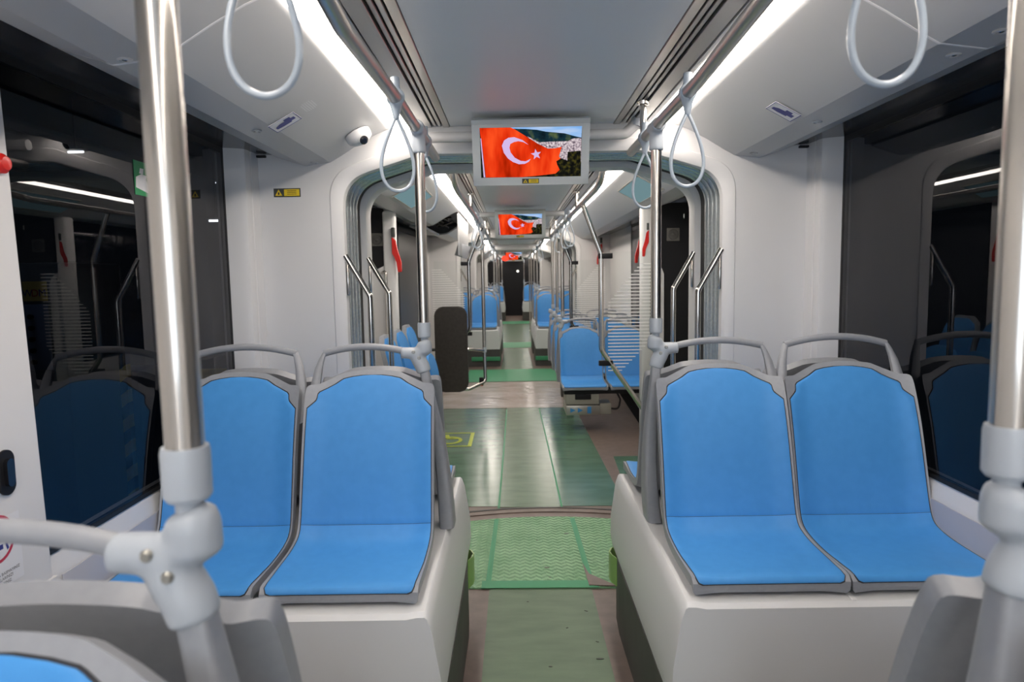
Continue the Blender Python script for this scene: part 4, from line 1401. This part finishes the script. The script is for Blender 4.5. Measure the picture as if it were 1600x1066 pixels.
bk = obj('belt_buckle', B(0.27, 0.315, 0.22, 0.26, 0.38, 0.47, bev=0.006), M['black'], t)
obj('release_button', B(0.28, 0.305, 0.212, 0.222, 0.38, 0.41, bev=0.003), M['red'], bk)
pole('steel pole joined to the brown padded rest', -0.425, 7.38, 0.74, ZR, foot='socket')

# tip-up seats along the left wall
def tipup(label, y):
    t = thing('tip_up_seat', label, 'seat', (-1.02, y, 0.0), 0, 'tip-up seats along the left wall')
    def leaf(x0, z0, x1, z1, hw, th, name, mat, z_off=0):
        bm = bmesh.new()
        n = 14
        F, K = [], []
        for i in range(n + 1):
            f = i / n
            x, z = x0 + (x1 - x0) * f + 0.03 * sin(pi * f), z0 + (z1 - z0) * f
            w = hw * (1 - 0.12 * f) * (1.0 if f < 0.8 else sqrt(max(0.0, 1 - ((f - 0.8) / 0.2) ** 2)) * 0.55 + 0.45)
            F.append([bm.verts.new((x + th / 2, u * w, z)) for u in (-1, -0.5, 0, 0.5, 1)])
            K.append([bm.verts.new((x - th / 2, u * w, z)) for u in (-1, -0.5, 0, 0.5, 1)])
        for i in range(n):
            for k in range(4):
                bm.faces.new((F[i][k], F[i][k + 1], F[i + 1][k + 1], F[i + 1][k]))
                bm.faces.new((K[i][k], K[i + 1][k], K[i + 1][k + 1], K[i][k + 1]))
            for e in (0, -1):
                bm.faces.new((F[i][e], F[i + 1][e], K[i + 1][e], K[i][e]))
        for i in (0, -1):
            for k in range(4):
                bm.faces.new((F[i][k], F[i][k + 1], K[i][k + 1], K[i][k]))
        return obj(name, bm, mat, t, 40)
    leaf(0.10, 0.52, 0.02, 1.17, 0.225, 0.03, 'shell', M['frame'])
    leaf(0.125, 0.56, 0.045, 1.15, 0.205, 0.018, 'back_cushion', M['blue'])
    leaf(0.24, 0.50, 0.20, 0.92, 0.22, 0.03, 'seat_cushion', M['blue'])
    obj('wall_bracket', B(-0.29, 0.12, -0.06, 0.06, 0.42, 0.52), M['black'], t)
for k, yy in enumerate((4.72, 5.2, 5.68)):
    tipup('%s blue tip-up seat along the left wall, beyond the left pole' % ('nearest', 'middle', 'farthest')[k], yy)

# forward rows on the right of the second section
rows_b = []
for k, yy in enumerate((6.70, 7.62, 8.52)):
    w = ('front', 'second', 'third')[k]
    rows_b.append(seat('blue aisle seat of the %s row on the right past the gangway' % w, (0.60, yy, 0.455), 0, -1, 'rows of seats on the right past the gangway'))
    rows_b.append(seat('blue window side seat of the %s row on the right past the gangway' % w, (1.075, yy, 0.455), 0, 'window', 'rows of seats on the right past the gangway'))
    pole('steel pole on the aisle corner of the %s seat row on the right' % w, 0.60 + JX[-1] + 0.03, yy + PY, 0.455 + 0.663, ZR)
    t = thing('seat_beam', 'black beam under the %s row of seats on the right past the gangway' % w, 'seat support', (0.85, yy, 0), 0, 'beams under the seat rows')
    obj('beam', B(-0.46, 0.47, 0.03, 0.36, 0.375, 0.418, bev=0.006), M['black'], t)
    if k:
        obj('leg', B(-0.36, -0.28, 0.12, 0.3, 0.0, 0.376), M['skirt'], t)
    else:
        obj('leg', PR([(0.1, 0.376), (0.2, 0.376), (0.44, 0.0), (0.34, 0.0)], 'y', 0.2, 0.26), M['black'], t)
t = thing('equipment_box', 'beige equipment box with blue warning stickers below the front folding seat', 'equipment box', (0.575, 6.72, 0.17), 0)
obj('housing', B(-0.165, 0.165, 0.02, 0.36, 0.10, 0.205, bev=0.006), M['beige'], t)
obj('handle_recess', B(-0.075, 0.085, 0.010, 0.022, 0.15, 0.203, bev=0.004), M['black'], t)
fr = obj('front_panel', B(-0.165, 0.17, 0.0, 0.36, -0.005, 0.092, bev=0.004), M['sheetmetal'], t)
bm = bmesh.new()
for cx_ in (-0.10, -0.025):
    a = [(-0.025, 0.02), (-0.025, 0.07), (0.028, 0.045)]
    flat(bm, [(cx_ + x, -0.0012, z) for x, z in a])
flat(bm, [(0.045 + x, -0.0012, z) for x, z in ((0, 0.012), (0.04, 0.012), (0.04, 0.08), (0, 0.08))])
obj('stickers', bm, M['stickblue'], fr)
obj('side_unit', B(0.175, 0.29, 0.05, 0.30, -0.01, 0.10, bev=0.004), M['beige'], t)
obj('cable', T(fillet([(0.29, 0.15, 0.03), (0.38, 0.15, 0.02), (0.40, 0.16, 0.12), (0.36, 0.18, 0.205)], 0.05), 0.01, 8), M['rubber'], t)

# ------------------------------------------------------------------ third section: seats on boxes
def far_group(y, s, dx, n, tag_):
    xa = 0.32
    xc = s * 0.58 + dx
    seat('blue aisle seat on the %s seat box past the %s gangway' % (side_word(s), tag_), (xc, y, 0.685), 0, -s, 'far seats on seat boxes')
    seat('blue window seat on the %s seat box past the %s gangway' % (side_word(s), tag_), (s * 1.04 + dx, y, 0.685), 0, 'window', 'far seats on seat boxes')
    bx = seat_box('far grey seat box on the %s past the %s gangway' % (side_word(s), tag_), s, y - 0.05, y + 1.22, xa=xa, xo=1.30)
    bx.location.x += dx
    pole('far steel pole on the %s box past the %s gangway' % (side_word(s), tag_), xc + JX[-s], y + PY, 1.348, ZR)
for s in (-1, 1):
    far_group(11.75, s, -0.045, 0, 'second')
    far_group(13.6, s, -0.045, 1, 'second, farther row,')
    far_group(23.6, s, -0.11, 2, 'farthest')
    for k, yy in enumerate((17.0, 19.2)):
        pole('%s floor standing pole on the %s in the far section' % (('nearer', 'farther')[k], side_word(s)), s * 0.425 - 0.08, yy, 0.0, ZR, foot='flange')

# front ends of the far boxes wear a green tape band
for s in (-1, 1):
    x0, x1 = sorted((s * 0.305 - 0.045, s * 0.80 - 0.045))
    tag(obj('tape_band', B(x0, x1, 11.70, 11.735, 0.10, 0.17, bev=0.004), M['tape']), 'green tape band around the far %s seat box' % side_word(s), 'tape')

# end of the tram
struct('wall_end', B(-1.45, 1.45, 26.6, 26.66, 0, 2.3), M['black'])
door_n[0] += 1
struct('door_%d' % door_n[0], B(-0.52, 0.30, 26.55, 26.595, 0.0, 2.05), M['black'])
t = thing('red_lamp', 'small glowing red lamp at the far end left of the tiny screen', 'lamp', (-0.30, 17.2, 1.99))
obj('lens', lathe(bmesh.new(), [(0.0, -0.07), (0.07, -0.05), (0.09, 0.0), (0.07, 0.05), (0.0, 0.07)], 16), M['redled'], t)
obj('stem', T([(0, 0, 0.07), (0, 0, 0.245)], 0.012, 10), M['black'], t)
t = thing('end_reflection', 'small bright white light reflected far down in the dark end', 'lamp', (0.06, 26.45, 1.72))
obj('lens', lathe(bmesh.new(), [(0.0, -0.05), (0.05, 0.0), (0.0, 0.05)], 16), emission('white point glow', (1, 0.97, 0.85), 3.0), t)  # glowing bead imitates a light reflected in the dark end

# ------------------------------------------------------------------ the dim workshop outside the windows
M['hall'] = noisy('dark workshop floor', (0.02, 0.022, 0.026), (0.035, 0.037, 0.04), 1.5, 0.5)
tag(obj('workshop_floor', B(-8, -1.46, -3, 30, -0.5, -0.45), M['hall']), 'dark workshop floor outside the left windows', 'floor')['kind'] = 'structure'
tag(obj('workshop_roof', B(-8, -1.46, -3, 30, 4.2, 4.25), M['hall']), 'dark workshop roof outside the left windows', 'roof')['kind'] = 'structure'
t = thing('welding_machine', 'grey blue machine lettered WDM outside the left window', 'machine', (-2.395, 3.55, -0.45))
obj('cabinet', B(-0.12, 0.12, -0.25, 0.25, 0.0, 2.12, bev=0.01), principled('blue grey cabinet', (0.10, 0.13, 0.17), 0.5), t)
fp = obj('control_panel', B(-0.075, 0.05, -0.262, -0.25, 1.60, 1.92, bev=0.003), principled('blue control panel', (0.12, 0.18, 0.32), 0.4), t)
bm = bmesh.new()
for k in range(5):
    tube(bm, [(-0.03, -0.262, 1.64 + 0.055 * k), (-0.03, -0.275, 1.64 + 0.055 * k)], 0.013, 14)
obj('knobs', bm, M['black'], fp)
pl = obj('name_plate', B(-0.065, 0.05, -0.256, -0.25, 1.935, 2.03), principled('yellow plate', (0.55, 0.45, 0.15), 0.5), t)
for ch, x, mt in (('W', -0.043, M['navy']), ('D', -0.007, M['redprint']), ('M', 0.029, M['navy'])):
    o = link('letter', text_mesh(ch, 0.05, mt), pl)
    o.location = (x, -0.2575, 1.972)
    o.rotation_euler = (pi / 2, 0, 0)
t = thing('hazard_post', 'black and yellow striped post outside the left window', 'post', (-2.24, 3.72, -0.45))
bm = bmesh.new()
for k in range(23):
    prism(bm, [(-0.02, 0.07 * k), (0.02, 0.07 * k + 0.03), (0.02, 0.07 * (k + 1) + 0.03), (-0.02, 0.07 * (k + 1))], 'y', -0.02, 0.02, mi=k % 2)
obj('striped_body', bm, [M['black'], M['yellow']], t)
t = thing('workshop_cabinet', 'dark blue workshop cabinet outside the left window', 'cabinet', (-2.55, 4.1, -0.45))
obj('body', B(-0.25, 0.25, -0.15, 0.15, 0.0, 1.5, bev=0.01), principled('blue cabinet', (0.02, 0.08, 0.22), 0.45), t)
obj('label_plate', B(-0.05, 0.06, -0.153, -0.149, 1.33, 1.39), M['white'], t)
def tube_lamp(label, loc, L=0.35, rot=0.0, power=12.0):
    t = thing('workshop_lamp', label, 'lamp', loc, rot, 'workshop lamps outside the windows')
    obj('tube', T([(-L / 2, 0, 0), (L / 2, 0, 0)], 0.014, 10), emission('workshop tube', (0.9, 0.95, 1.0), power), t)
    obj('rod', B(-0.005, 0.005, -0.005, 0.005, 0.05, 4.2 - loc[2]), M['black'], t)
    obj('reflector', B(-L / 2 - 0.02, L / 2 + 0.02, -0.03, 0.03, 0.032, 0.05), M['skirt'], t)
tube_lamp('small lit tube lamp high outside the left window', (-6.35, 10.0, 3.44), 0.22)
tube_lamp('short lit tube lamp outside the left window near the exit sticker', (-4.26, 10.0, 2.97), 0.2)
tube_lamp('lit tube lamp outside the left window close to the gangway pillar', (-4.39, 10.0, 2.43), 0.2)
tube_lamp('added lamp out of view over the lettered machine outside the left window', (-3.0, 2.7, 3.5), 1.2, 0.0, 45.0)  # unseen lamp, added to light up the machine

t = thing('yellow_barrier', 'low yellow barrier outside the left window behind the near pole', 'barrier', (-2.05, 4.45, -0.45))
obj('upper_board', B(-0.16, 0.16, -0.02, 0.02, 1.36, 1.44, bev=0.004), M['yellow'], t)
obj('lower_board', B(-0.16, 0.16, -0.02, 0.02, 0.93, 1.03, bev=0.004), M['yellow'], t)
for k in (-0.12, 0.12):
    obj('leg', B(k - 0.015, k + 0.015, 0.02, 0.05, 0.0, 1.4), M['black'], t)
